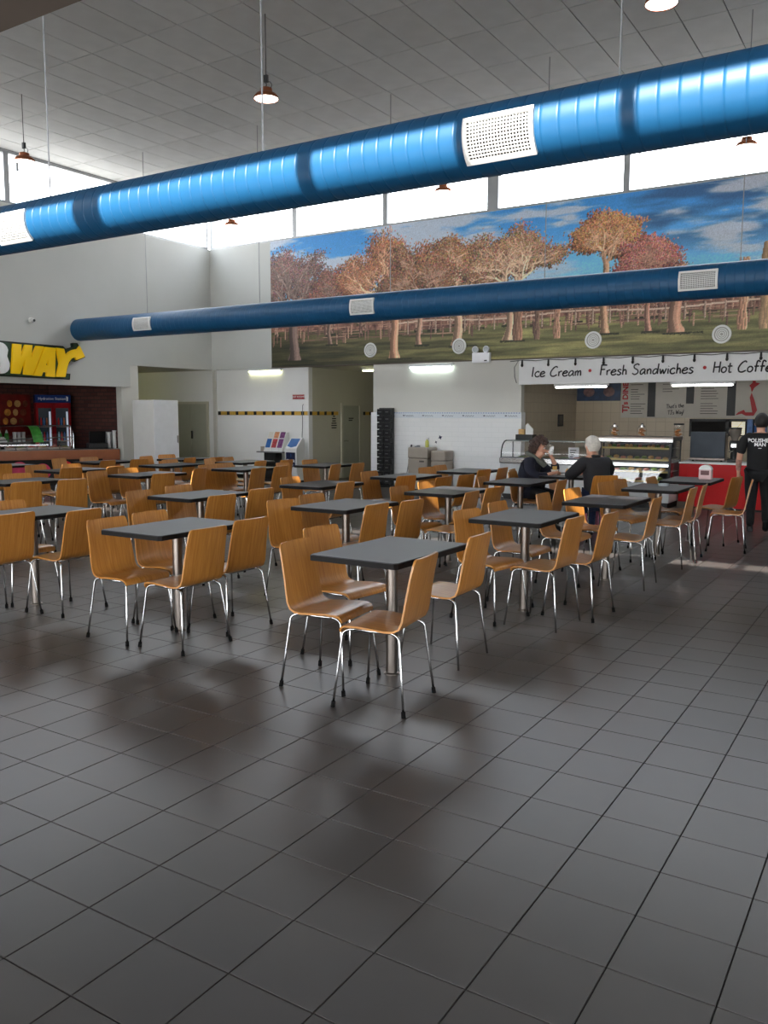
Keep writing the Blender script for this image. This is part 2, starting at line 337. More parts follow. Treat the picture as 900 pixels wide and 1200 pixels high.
ceiling = struct('ceiling', box(-14.93, XR+.15, YF-.15, YB+.15, ZC+.02, ZC+.12), CEILG)
CPX, CPY = .546, 1.1
ccells = []
for i in range(-15, 24):
    for j in range(-7, 8):
        x, y = -7.2+i*CPX, 8.22+j*CPY
        x1, y1 = min(x+CPX, XR), min(y+CPY, YB); x, y = max(x, XL), max(y, YF)
        if x1-x < .05 or y1-y < .05: continue
        q = [project((a, b, ZC)) for a, b in ((x, y), (x1, y), (x1, y1), (x, y1))]; a = -1
        if all(k[2] > .3 for k in q) and any(-10 < k[0] < 910 and k[1] > -30 for k in q): a = abs(sum(q[k][0]*q[(k+1) % 4][1]-q[(k+1) % 4][0]*q[k][1] for k in range(4)))/2
        ccells.append((a, x, x1, y, y1))
ccells.sort(reverse=True)
rest = MB(); pcache = {}
for k, (a, x, x1, y, y1) in enumerate(ccells):
    w, d = round(x1-x, 3), round(y1-y, 3)
    if k < 300:
        if (w, d) not in pcache: pcache[(w, d)] = MB().box(.007, w-.007, .007, d-.007, 0, .018).mesh('ceiling_panel', CEILT)
        o = obj('ceiling_panel', pcache[(w, d)], ceiling); o.location = (x, y, ZC+random.uniform(-.001, .001)); 
    else: rest.box(x+.005, x1-.005, y+.005, y1-.005, ZC, ZC+.018)
if rest.v: o = rest.build('rear_ceiling_panels', CEILT, ceiling); o['kind'] = 'stuff'

# back wall: bulkhead with the mural, lower walls, corridor, shop
struct('wall_back', box(XL-.15, XR+.15, YB, YB+.15, ZB, ZS), PAINTHI)
struct('wall_back', box(-18, -11.87, YB+.07, YB+.22, 0, ZB), PAINTLO)
struct('trim', box(-14.80, -14.70, YB+.03, YB+.07, 0, ZB), PAINT)                     # boxed pipe in the corner
struct('wall_back', box(-10.05, -6.6, YB, YB+.15, 1.6, ZB), PAINT)
struct('wall_back', box(-10.09, -6.57, YB-.035, YB+.15, 0, 1.6), WHITEBLOCK)
struct('wall_corridor', box(-12.02, -11.87, YB+.22, 20, 0, ZB), PAINT2)
struct('wall_corridor', box(-10.05, -9.9, YB+.15, 20, 0, ZB), PAINT2)
struct('wall_corridor', box(-12.02, -9.9, 20, 20.15, 0, ZB), PAINT2)
struct('ceiling', box(-12.02, -9.9, YB, 20.15, ZB, ZB+.1), PAINT2)
struct('wall_shop', box(-6.75, -6.6, YB+.15, 18.85, 0, ZB), SHOPTILEY)
struct('wall_shop', box(-6.75, XR, 18.7, 18.85, 0, ZB), SHOPTILE)
struct('ceiling', box(-6.75, XR, YB+.15, 18.85, ZB, ZB+.1), PAINT2)
struct('baseboard_back', box(-18, -11.88, YB+.055, YB+.07, 0, .09), BLKTILE)
struct('baseboard_back', box(-10.09, -6.57, YB-.045, YB-.035, 0, .07), PAINT)
# left wall: bulkhead above recess and food counter
struct('wall_left', box(XL-.15, XL, YF-.1, YB+.15, ZB, ZS), PAINTHI)
struct('wall_left', box(XL-.15, XL, YF-.1, 12.95, 2.14, ZB), PAINTHI)
struct('wall_left', box(XL-.2, XL-.03, 12.72, 13.2, 0, ZB), PAINT)
struct('wall_left', box(XL-.15, XL, YF-.1, 6.0, 0, 2.14), PAINT)
struct('wall_recess', box(-18.1, XL-.2, 13.05, 13.2, 0, ZB), PAINT2)
struct('wall_recess', box(-18.1, -17.95, 13.2, YB+.07, 0, ZB), PAINT2)
struct('ceiling', box(-18.1, XL-.15, 13.05, YB+.22, ZB, ZB+.1), PAINT2)
struct('wall_counter', box(-17.75, XL-.2, 12.93, 13.05, 0, 2.62), BRICK)
struct('wall_counter', box(-17.75, -17.6, 6.0, 12.93, 0, 2.62), BRICKY)
struct('wall_counter', box(-17.75, XL-.15, 5.85, 6.0, 0, 2.62), BRICK)
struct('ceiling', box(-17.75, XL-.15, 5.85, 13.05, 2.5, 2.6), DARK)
# front wall over the low mall ceiling, with its own strip of windows, and the right end
FS, FH = 5.57, 6.42
struct('wall_front', box(XL-.15, XR+.15, YF-.1, YF, ZB, FS), PAINT)
struct('wall_front', box(XL-.15, XR+.15, YF-.1, YF, FH, ZC+.02), PAINT)
struct('trim', box(XL-.15, XR+.15, YF-.59, YF-.1, FH, FH+.1), PAINT)      # unseen eave, added to cut off the upper sun rays
struct('ceiling', box(-15, XR+.15, -4, 1.53, ZB, ZB+.16), SOFFIT)
struct('wall_rear', box(-15, -12, -4.15, -4, 0, ZB), PAINT)
struct('wall_rear', box(3.5, XR+.15, -4.15, -4, 0, ZB), PAINT)
struct('wall_left', box(-15.1, -14.93, -4.15, YF-.1, 0, ZB), PAINT)
struct('wall_right', box(XR, XR+.15, -4, YB+.15, ZB, ZC+.02), PAINT)
struct('wall_right', box(XR, XR+.15, 2.1, YB+3.3, 0, ZB), PAINT)
struct('wall_right', box(XR, XR+.15, -4, -1.5, 0, ZB), PAINT)

WN = [0]
def window(x0, x1, y0, y1, z0, z1, wide0=.07, winder=False):
    """glazed bay: one axis is thin; frame bars + pane"""
    WN[0] += 1; alongx = (x1-x0) > (y1-y0); f = MB(); t = .045
    if alongx:
        f.box(x0, x0+wide0, y0, y1, z0, z1).box(x1-.035, x1, y0, y1, z0, z1).box(x0+wide0, x1-.035, y0, y1, z0, z0+t).box(x0+wide0, x1-.035, y0, y1, z1-t, z1)
    else:
        f.box(x0, x1, y0, y0+wide0, z0, z1).box(x0, x1, y1-.035, y1, z0, z1).box(x0, x1, y0+wide0, y1-.035, z0, z0+t).box(x0, x1, y0+wide0, y1-.035, z1-t, z1)
    o = struct('window_%d' % WN[0], f, ALU)
    if alongx: m = (y0+y1)/2; p = box(x0+wide0-.005, x1-.03, m-.004, m+.004, z0+t-.005, z1-t+.005)
    else: m = (x0+x1)/2; p = box(m-.004, m+.004, y0+wide0-.005, y1-.03, z0+t-.005, z1-t+.005)
    p.build('pane', GLASS, o)
    if winder:
        if alongx: MB().rbox(x0+.22, x0+.27, y0-.03, y0+.005, z1-.33, z1-.1, .008).build('winder_box', ALU, o)
        else: MB().rbox(x1-.005, x1+.03, y0+.22, y0+.27, z1-.33, z1-.1, .008).build('winder_box', ALU, o)
    return o
bx = [XL, -12.22, -9.80, -7.38, -4.70, -2.15, .35, 2.75, XR]
for a, b in zip(bx, bx[1:]): window(a, b, YB+.03, YB+.12, ZS, ZC-.01, .2 if a in (-7.38, XL) else .075, a in (-7.38, -4.70))
ly = [YF, 4.85, 7.5, 10.15, 12.8, YB-.02]
for a, b in zip(ly, ly[1:]): window(XL-.12, XL-.03, a, b, ZS, ZC-.01, .075, a in (10.15, 4.85))
fx = [XL, -13.1, -10.65, -8.2, -6.1, -3.72, -2.49, -1.47, .8, 3.2, XR]
for a, b in zip(fx, fx[1:]): window(a, b, YF-.09, YF-.01, FS, FH, .30 if a == -6.1 else (.1 if a == -3.72 else .06))
for a, b in ((-1.5, 2.1),): window(XR+.03, XR+.12, a, b, 0, ZB, .08)  # unseen glazed bay, put in and sized for daylight from the right
for i in range(5): window(-12+i*3.1, -12+(i+1)*3.1, -4.12, -4.03, 0, ZB, .08)  # unseen glazing added behind the camera to brighten the lower far walls
# white edge strip and dark sill line along the bulkhead foot
struct('trim', box(-12.88, XR, YB-.012, YB, ZB-.0, ZB+.03), SOFFIT)

# black-and-yellow tile band on the white wall and round the corner
tb = {}
def band_tile(kind, sx):
    if (kind, sx) not in tb: tb[(kind, sx)] = MB().box(0, sx, 0, .008, 0, .085).mesh('band_tile', AMBER if kind else BLKTILE)
    return tb[(kind, sx)]
bandp = struct('trim', box(-14.68, -11.86, YB+.062, YB+.07, 1.525, 1.62), PAINT2)
x = -14.66; k = 0
while x < -11.95:
    w = .085 if k % 3 == 0 else .095
    o = obj('band_tile', band_tile(k % 3 != 0, w), bandp); o.location = (x, YB+.056, 1.53); x += w+.004; k += 1
bandc = struct('trim', box(-11.87, -11.862, YB+.22, 16.80, 1.525, 1.62), PAINT2); y = YB+.10; k = 0
tc2 = {}
for seg in ((YB+.1, 16.78), (17.86, 19.9)):
    y = seg[0]
    while y < seg[1]-.1:
        kd = k % 3 != 0
        if kd not in tc2: tc2[kd] = MB().box(0, .008, 0, .09, 0, .085).mesh('band_tile', AMBER if kd else BLKTILE)
        o = obj('band_tile', tc2[kd], bandc); o.location = (-11.866, y, 1.53); y += .095; k += 1
# printed border on the white block wall
bord = struct('trim', box(-9.95, -6.575, YB-.041, YB-.035, 1.48, 1.6), mat('pale_border_tile', srgb(226, 232, 238), .4, var=.02))
dots = MB(); scr = MB(); xx = -9.93
while xx < -6.6: dots.box(xx, xx+.03, YB-.044, YB-.041, 1.578, 1.592); xx += .055
for i in range(7):
    cx = -9.68+i*.47; pts = [(cx+.018*j, YB-.043, 1.525+.014*math.sin(j*2.1+i)) for j in range(12)]; scr.tube(pts, .004, 4)
    scr.box(cx-.06, cx-.02, YB-.045, YB-.041, 1.52, 1.54)
o = dots.build('border_dots', BLUE, bord); o['kind'] = 'stuff'
o = scr.build('border_script', NAVY, bord); o['kind'] = 'stuff'

def door(name, fr, leaf, hx, parts):
    o = struct(name, leaf, DOORP); fr.build('door_frame', PAINT2, o)
    for n, mb, m in parts: mb.build(n, m, o)
    return o
# double doors in the recess
yd = YB+.07
fr = box(-16.21, -16.14, yd-.03, yd+.0, 0, 1.86).box(-15.05, -14.98, yd-.03, yd, 0, 1.86).box(-16.14, -15.05, yd-.03, yd, 1.80, 1.86)
door('door_1', fr, box(-16.14, -15.605, yd-.015, yd, 0.01, 1.80), 0, [('door_leaf', box(-15.595, -15.05, yd-.015, yd, .01, 1.80), DOORP), ('door_handle', MB().rbox(-15.575, -15.535, yd-.05, yd-.015, .93, 1.13, .006), BLACK)])
# rest room door on the corridor wall
xd = -11.87
fr = box(xd, xd+.03, 16.88, 16.95, 0, 1.82).box(xd, xd+.03, 17.66, 17.73, 0, 1.82).box(xd, xd+.03, 16.95, 17.66, 1.76, 1.82)
d2 = door('door_2', fr, box(xd, xd+.015, 16.95, 17.66, .01, 1.76), 0, [('door_handle', MB().cyl((xd+.015, 17.02, .9), (xd+.07, 17.02, .9), .014).cyl((xd+.07, 17.02, .9), (xd+.07, 17.11, .9), .01), CHROME)])
sg = MB()
for i, w in enumerate((.15, .1)): sg.box(xd+.015, xd+.018, 17.2, 17.2+w+.06, 1.44-i*.05, 1.465-i*.05)
sg.build('door_lettering', INK, d2)

# ------------------------------------------------------------------ bentwood chairs
def chair_shell():
    P = [(.176,.408),(.173,.424),(.161,.440),(.140,.449),(.07,.452),(-.02,.446),(-.09,.440),(-.135,.443),(-.165,.458),(-.181,.49),(-.190,.54),(-.203,.62),(-.221,.72),(-.237,.79),(-.242,.812),(-.244,.820),(-.245,.8245)]
    HW = [.185,.194,.198,.2,.2,.198,.195,.193,.191,.189,.187,.182,.177,.1735,.1675,.160,.146]
    C = 8; T = .011; top = []; bot = []
    for i, ((x, z), w) in enumerate(zip(P, HW)):
        a = Vector(P[max(i-1, 0)]); b = Vector(P[min(i+1, len(P)-1)]); t = (b-a).normalized(); nrm = Vector((t.y, -t.x))   # up/front side
        bend = min(1, max(0, (z-.46)/.2))
        for c in range(C+1):
            y = w*(-1+2*c/C); s = -.010*bend*(1-(y/w)**2)
            top.append((x+s, y, z)); bot.append((x+s-nrm.x*T, y, z-nrm.y*T))
    n = len(P); vs = top+bot; N = len(top); fs = []
    id = lambda i, c: i*(C+1)+c
    for i in range(n-1):
        for c in range(C):
            fs.append((id(i, c), id(i, c+1), id(i+1, c+1), id(i+1, c))); fs.append((N+id(i, c), N+id(i+1, c), N+id(i+1, c+1), N+id(i, c+1)))
        fs.append((id(i, 0), id(i+1, 0), N+id(i+1, 0), N+id(i, 0))); fs.append((id(i, C), N+id(i, C), N+id(i+1, C), id(i+1, C)))
    for c in range(C):
        fs.append((id(0, c), N+id(0, c), N+id(0, c+1), id(0, c+1))); fs.append((id(n-1, c), id(n-1, c+1), N+id(n-1, c+1), N+id(n-1, c)))
    return MB().add(vs, fs)
def leg_path(sx, sy, foot):
    fx = .20 if sx > 0 else -.215; top = .115 if sx > 0 else -.13
    a = Vector((fx, sy*.222, foot)); k = Vector((top+(.045 if sx > 0 else -.04), sy*.180, .395)); e = Vector((top-(.03 if sx > 0 else -.03), sy*.168, .427))
    pts = [a, a.lerp(k, .5), k]
    for i in range(1, 6):
        t = i/6; pts.append(k*(1-t)**2+Vector((k.x-(.010 if sx > 0 else -.010), sy*.174, .427))*2*t*(1-t)+e*t*t)
    return pts+[e]
def make_chair(group):
    t = thing('bentwood_chair', '-', 'chair', group=group)
    chair_shell().build('seat_shell', WOOD, t, True)
    for sx in (1, -1):
        for sy in (1, -1):
            L = MB().tube(leg_path(sx, sy, .0), .0070, 8).build('leg', CHROME, t, 'all')
            fx = .20 if sx > 0 else -.215
            MB().cyl((fx, sy*.222, 0), (fx-sx*.004, sy*.219, .032), .0125, .0115, 10).build('foot_cap', RUBBER, L, True)
    f = MB()
    for sy in (1, -1): f.tube([(.11, sy*.168, .427), (0, sy*.167, .424), (-.125, sy*.168, .427)], .0078, 8)
    for x in (.09, -.11): f.tube([(x, -.168, .425), (x, 0, .422), (x, .168, .425)], .0075, 8)
    f.build('seat_frame', CHROME, t, 'all')
    return t
CHAIR_GROUP = 'bentwood chairs at the cafe tables'
TABLES = {'T1': (-2.61, 4.24), 'T2': (-4.45, 4.28), 'T3': (-6.08, 4.26), 'T4': (-2.59, 6.23), 'T10': (-4.27, 6.15), 'T16': (-6.02, 6.12), 'T23': (-9.0, 6.2), 'T5': (-2.43, 7.82), 'T11': (-4.15, 7.87), 'T15': (-5.76, 7.82), 'T17': (-8.64, 7.82), 'T24': (-10.18, 7.82), 'T25': (-11.91, 7.82), 'T6': (-2.38, 9.5), 'T9': (-4.01, 9.47), 'T12': (-5.58, 9.42), 'T20': (-8.36, 9.45), 'T18': (-9.89, 9.45), 'T26': (-11.46, 9.45), 'T7': (-2.31, 10.82), 'T8': (-3.84, 10.77), 'T13': (-5.38, 10.82), 'T14': (-7.87, 10.77), 'T21': (-9.54, 10.77), 'T19': (-11.02, 10.87)}
TNAME = {'T1': 'the foremost table', 'T2': 'the front-row table left of the foremost one', 'T3': 'the front-row table at the left edge',
 'T4': 'the second-row table in the rightmost column', 'T10': 'the second-row table just behind the foremost', 'T16': 'the second-row table third from the right', 'T23': 'the second-row table at the left edge',
 'T5': 'the third-row table in the rightmost column', 'T11': 'the third-row table second from the right', 'T15': 'the third-row table third from the right', 'T17': 'the third-row table fourth from the right', 'T24': 'the third-row table fifth from the right', 'T25': 'the third-row table at the far left',
 'T6': 'the fourth-row table before the red counter', 'T9': 'the fourth-row table nearest the seated woman', 'T12': 'the fourth-row table before the beige bins', 'T20': 'the fourth-row table before the brochure stand', 'T18': 'the fourth-row table before the white cabinet', 'T26': 'the far-left fourth-row table',
 'T7': 'the last-row table right of the seated couple', 'T8': 'the table of the seated couple', 'T13': 'the last-row table against the beige bins', 'T14': 'the last-row table by the white kiosk', 'T21': 'the last-row table by the brochure stand', 'T19': 'the last-row table by the white cabinet'}
CHAIRS = [
 ('T1Ln', 'R', -3.08, 3.91, 6), ('T1Lf', 'R', -3.33, 4.5, -6), ('T1Rn', 'L', -2.16, 3.85, 8), ('T1Rf', 'L', -2.27, 4.73, 2),
 ('T2Ln', 'R', -4.88, 4.019, -1), ('T2Lf', 'R', -4.935, 4.47, 0), ('T2Rn', 'L', -3.91, 4.04, -1), ('T2Rf', 'L', -3.991, 4.56, -4),
 ('T3Rn', 'L', -5.69, 3.846, 4), ('T3Rf', 'L', -5.46, 4.284, 4), ('T3Lf', 'R', -6.559, 4.347, -6), ('T23Rn', 'L', -8.21, 5.7, -9),
 ('T23Rf', 'L', -8.08, 6.2, -13), ('T23Lf', 'R', -9.444, 6.434, -13), ('T25Rn', 'L', -11.38, 7.48, -11), ('T24Lf', 'R', -10.57, 8.1, 3),
 ('T24Rn', 'L', -9.84, 7.534, -3), ('T24Rf', 'L', -9.559, 8.06, 6), ('T17Ln', 'R', -8.987, 7.27, 5), ('T17Lf', 'R', -9.127, 7.903, 1),
 ('T17Rn', 'L', -7.95, 7.45, -6), ('T17Rf', 'L', -8.271, 8.415, 12), ('T26Ln', 'R', -11.988, 8.944, 14), ('T26Lf', 'R', -11.942, 9.507, -8),
 ('T26Rn', 'L', -10.86, 9.01, 8), ('T26Rf', 'L', -10.73, 9.54, -6), ('T18Lf', 'R', -10.228, 9.724, -1), ('T19Ln', 'R', -11.38, 10.268, 9),
 ('T19Lf', 'R', -11.518, 10.879, -14), ('T19Rn', 'L', -10.37, 10.32, 11), ('T19Rf', 'L', -10.13, 10.72, -3), ('T21Ln', 'R', -9.909, 10.31, 12),
 ('T21Lf', 'R', -9.96, 10.80, 10), ('T21Rn', 'L', -8.79, 10.29, 9), ('T21Rf', 'L', -8.61, 10.72, 3), ('T20Ln', 'R', -8.731, 9.034, -7),
 ('T20Lf', 'R', -8.843, 9.501, -10), ('T20Rn', 'L', -7.65, 8.91, 6), ('T20Rf', 'L', -7.67, 9.42, 4), ('T14Ln', 'R', -8.21, 10.12, 3),
 ('T14Lf', 'R', -8.332, 10.967, -8), ('T14Rn', 'L', -7.25, 10.18, 10), ('T14Rf', 'L', -7.14, 10.61, 1), ('T15Lf', 'R', -6.245, 7.835, -2),
 ('T15Rn', 'L', -5.271, 7.589, 1), ('T15Rf', 'L', -5.21, 8.791, -12), ('T12Lf', 'R', -6.015, 9.196, -6), ('T10Ln', 'R', -4.671, 5.752, -13),
 ('T10Lf', 'R', -4.746, 6.272, -5), ('T10Rn', 'L', -3.777, 5.898, -2), ('T10Rf', 'L', -3.69, 6.33, -5), ('T16Ln', 'R', -6.36, 5.64, 1),
 ('T16Lf', 'R', -6.491, 6.283, -6), ('T16Rn', 'L', -5.39, 5.76, -4), ('T16Rf', 'L', -5.516, 6.467, -5), ('T11Ln', 'R', -4.5, 7.44, -2),
 ('T11Lf', 'R', -4.579, 8.153, -2), ('T4Ln', 'R', -2.956, 5.921, -11), ('T11Rn', 'L', -3.61, 7.34, 3), ('T4Lf', 'R', -3.0, 6.59, -2),
 ('T4Rn', 'L', -2.07, 5.909, -3), ('T4Rf', 'L', -1.94, 6.34, -3), ('T11Rf', 'L', -3.63, 7.88, -4), ('T9Ln', 'R', -4.37, 9.142, 9),
 ('T9Lf', 'R', -4.44, 10.21, 5), ('T13Rn', 'L', -4.909, 10.344, -5), ('T13Rf', 'L', -4.856, 10.833, 1), ('T13Lf', 'R', -5.864, 10.848, -5),
 ('T12Rf', 'L', -4.68, 9.36, -7), ('T12Rn', 'L', -4.74, 8.87, -6), ('T13Ln', 'R', -5.794, 10.337, -14), ('T5Ln', 'R', -2.96, 7.53, 1),
 ('T9Rn', 'L', -3.38, 9.17, 2), ('T5Lf', 'R', -2.92, 8.22, -8), ('T8Rn', 'L', -3.18, 10.14, -40), ('T6Ln', 'R', -2.88, 9.18, -11),
 ('T6Lf', 'R', -2.853, 9.619, -8), ('T5Rf', 'L', -1.943, 7.713, 1), ('T6Rn', 'L', -1.9, 8.975, 0), ('T6Rf', 'L', -1.88, 9.425, 4),
 ('T7Ln', 'R', -2.653, 10.22, -4), ('T7Rf', 'L', -1.79, 10.79, -12), ('T7Rn', 'L', -1.56, 10.37, 8), ('T24Ln', 'R', -10.75, 7.62, 0),
 ('T8Ln', 'R', -4.62, 10.62, 10), ('T8Lf', 'R', -4.3, 11.25, 0),
]
SLOT = {'Ln': 'left side, near end', 'Lf': 'left side, far end', 'Rn': 'right side, near end', 'Rf': 'right side, far end'}
SPECIAL = {'T1Rn': 'wooden chair nearest the camera, back to the right, at the foremost table', 'T8Rn': 'turned wooden chair under the seated white-haired man', 'T8Ln': 'wooden chair under the seated dark-haired woman', 'T7Rn': 'wooden chair seen edge-on just before the walking person in black', 'T15Rf': 'wooden chair pushed back alone behind the third-row table third from the right'}
proto = None
NOCAP = {'T1Rf', 'T4Rn', 'T6Rn', 'T5Rf'}
for n, fc, x, y, a in CHAIRS:
    import re
    T = re.match(r'T\d+', n)[0]; slot = n[len(T):]
    lab = SPECIAL.get(n, 'wooden chair at %s, %s' % (TNAME[T], SLOT[slot]))
    rz = math.radians(a+(180 if fc == 'L' else 0)); p = Vector((x, y, 0))+Vector((math.cos(rz), math.sin(rz), 0))*.245
    if proto is None:
        proto = make_chair(CHAIR_GROUP); c = proto; c.location = p; c.rotation_euler = (0, 0, rz); c['label'] = lab
    else:
        c = dup(proto, p, rz, lab)
        if n in NOCAP:
            for l in list(c.children):
                for k in list(l.children): bpy.data.objects.remove(k)

# ------------------------------------------------------------------ tables
def make_table():
    t = thing('cafe_table', '-', 'table', group='dark pedestal tables of the eating area')
    w, d, h = .29, .43, .768
    def oct_(c, e=0): return [(-w+c-e, -d-e), (w-c+e, -d-e), (w+e, -d+c-e), (w+e, d-c+e), (w-c+e, d+e), (-w+c-e, d+e), (-w-e, d-c+e), (-w-e, -d+c-e)]
    F = lambda u, v, z: (u, v, z)
    MB().prism(oct_(.018), F, h-.030, h).build('tabletop', LAMINATE, t)
    MB().prism(oct_(.018, .006), F, h-.034, h-.004, holes=[list(reversed(oct_(.018, .0005)))]).build('edge_strip', BLACKEDGE, t)
    MB().lathe([(.035, .0), (.035, h-.04)], n=24).build('pedestal', STEEL, t, True)
    MB().lathe([(.048, 0), (.048, .006), (.038, .012)], n=24).build('floor_collar', STEEL, t, True)
    MB().box(-.14, .14, -.16, .16, h-.042, h-.030).build('support_plate', BLACK, t)
    return t
tproto = None
for n, (x, y) in TABLES.items():
    lab = 'dark square-edged table, '+TNAME[n].replace('the ', '', 1) if n != 'T1' else 'foremost dark table with a steel pedestal and four wooden chairs'
    if tproto is None: tproto = make_table(); tproto.location = (x, y, 0); tproto['label'] = lab
    else: dup(tproto, (x, y, 0), 0, lab)

# ------------------------------------------------------------------ blue air ducts
def duct(label, cy, cz, r, x0, x1, pitch, vents, hangers, seam=.004):
    t = thing('air_duct', label, 'duct', (0, cy, cz), group='blue air ducts under the ceiling')
    prof = [(r-.01, x0)]; x = x0; k = 0
    while x < x1:
        prof += [(r, x), (r, min(x+.012, x1)), (r, min(x+pitch-.018, x1)), (r, min(x+pitch-.008, x1)), (r+seam, min(x+pitch-.004, x1))]; x += pitch; k += 1
    prof.append((r-.01, x1+.001))
    MB().lathe(prof, n=40, axis='X').build('duct_body', DUCT, t, True)
    for (xa, xb, t0, t1) in vents:
        A = lambda th, rr, x: (x, -rr*math.cos(math.radians(th)), rr*math.sin(math.radians(th)))
        def shell(xs0, xs1, a0, a1, ri, ro, n=10):
            m = MB()
            for i in range(n):
                b0, b1 = a0+(a1-a0)*i/n, a0+(a1-a0)*(i+1)/n
                m.add([A(b0, ri, xs0), A(b0, ri, xs1), A(b1, ri, xs1), A(b1, ri, xs0), A(b0, ro, xs0), A(b0, ro, xs1), A(b1, ro, xs1), A(b1, ro, xs0)],
                      [(4, 5, 6, 7), (0, 1, 5, 4), (2, 3, 7, 6), (1, 2, 6, 5), (3, 0, 4, 7)])
            return m
        da = math.degrees(.028/r); ro = r+.022
        f = shell(xa, xa+.028, t0, t1, r-.004, ro); g2 = shell(xb-.028, xb, t0, t1, r-.004, ro)
        f.add(g2.v, g2.f)
        for b0, b1 in ((t0, t0+da), (t1-da, t1)): q = shell(xa+.028, xb-.028, b0, b1, r-.004, ro, 3); f.add(q.v, q.f)
        v = f.build('air_grille', WHITE, t)
        shell(xa+.02, xb-.02, t0+da*.8, t1-da*.8, r-.003, r+.006).build('grille_throat_shade', DARK, v)  # dark sheet on the duct, coloured as the shade behind the fins
        fins = MB(); nv = 20
        for i in range(1, nv):
            xx = xa+.028+(xb-xa-.056)*i/nv; q = shell(xx-.0028, xx+.0028, t0+da, t1-da, r+.006, r+.013, 6); fins.add(q.v, q.f)
        for i in range(1, 11):
            b = t0+da+(t1-t0-2*da)*i/11; q = shell(xa+.028, xb-.028, b-.9, b+.9, r+.011, r+.018, 1); fins.add(q.v, q.f)
        o = fins.build('grille_fins', WHITE, v); o['kind'] = 'stuff'
    for hx in hangers:
        MB().cyl((hx, 0, r-.005), (hx, 0, ZC-cz), .0065, n=6).build('hanger_rod', WIRE, t)
    return t
duct('nearer of the two blue spiral ducts, sunlit and crossing the whole picture', 5.02, 3.27, .212, XL+.05, 4.6, .112, [(-2.46, -2.0, -50, 21), (-7.22, -6.76, -50, 21)], [at_y(307, 100, 5.02).x, at_y(54.5, 120, 5.02).x, at_y(728, 40, 5.02).x, -9.4, -12, 1.0], -.003)
duct('farther of the two blue ducts, shaded, in front of the tree mural', 11.65, 3.27, .222, XL-.02, 4.6, .115, [(-7.85, -7.39, -32, 30), (-2.72, -2.24, -32, 30), (-12.92, -12.44, -32, 30)], [-12.75, -9.92, -7.22, -4.63, -2.02, .6, 3.2], -.003)

# ------------------------------------------------------------------ copper pendant lamps
def make_lamp():
    t = thing('pendant_lamp', '-', 'lamp', group='copper pendant lamps')
    MB().lathe([(.148, .004), (.155, .0), (.157, .012), (.150, .035), (.128, .062), (.085, .082), (.078, .088), (.074, .130), (.03, .138), (.0, .139)], n=28, cap=False).build('lamp_shade', COPPER, t, True)
    MB().lathe([(.0, .008), (.147, .008), (.147, .014), (0, .014)], n=28, cap=False).build('lamp_diffuser', LAMPGLOW, t, True)
    g = MB().rbox(-.028, .028, -.02, .02, .20, .29, .006).build('lamp_gear', BLACK, t)
    MB().tube([(.0, 0, .20), (.005, 0, .17), (-.01, 0, .135)], .006, 6).tube([(.02, 0, .21), (.06, .01, .2), (.085, .01, .16), (.07, 0, .11)], .004, 6).build('lamp_lead', BLACK, g)
    MB().cyl((0, 0, .28), (0, 0, ZC-5.47), .005, n=6).build('lamp_cord', BLACK, t)
    return t
LAMPS = [(-7.15, 8.58, 'copper pendant lamp left of centre, above the near blue duct'), (-12.08, 8.62, 'copper pendant lamp at the far left before the side windows'), (-2.33, 8.68, 'copper pendant lamp cut by the top picture edge'),
         (-7.38, 13.68, 'copper pendant lamp before the middle back window, just under the near duct'), (-12.44, 13.75, 'small copper pendant lamp near the back left corner window'), (-2.38, 13.76, 'copper pendant lamp before the right back window')]
lp = None
for x, y, lab in LAMPS:
    if lp is None: lp = make_lamp(); lp.location = (x, y, 5.47); lp['label'] = lab
    else: dup(lp, (x, y, 5.47), 0, lab)
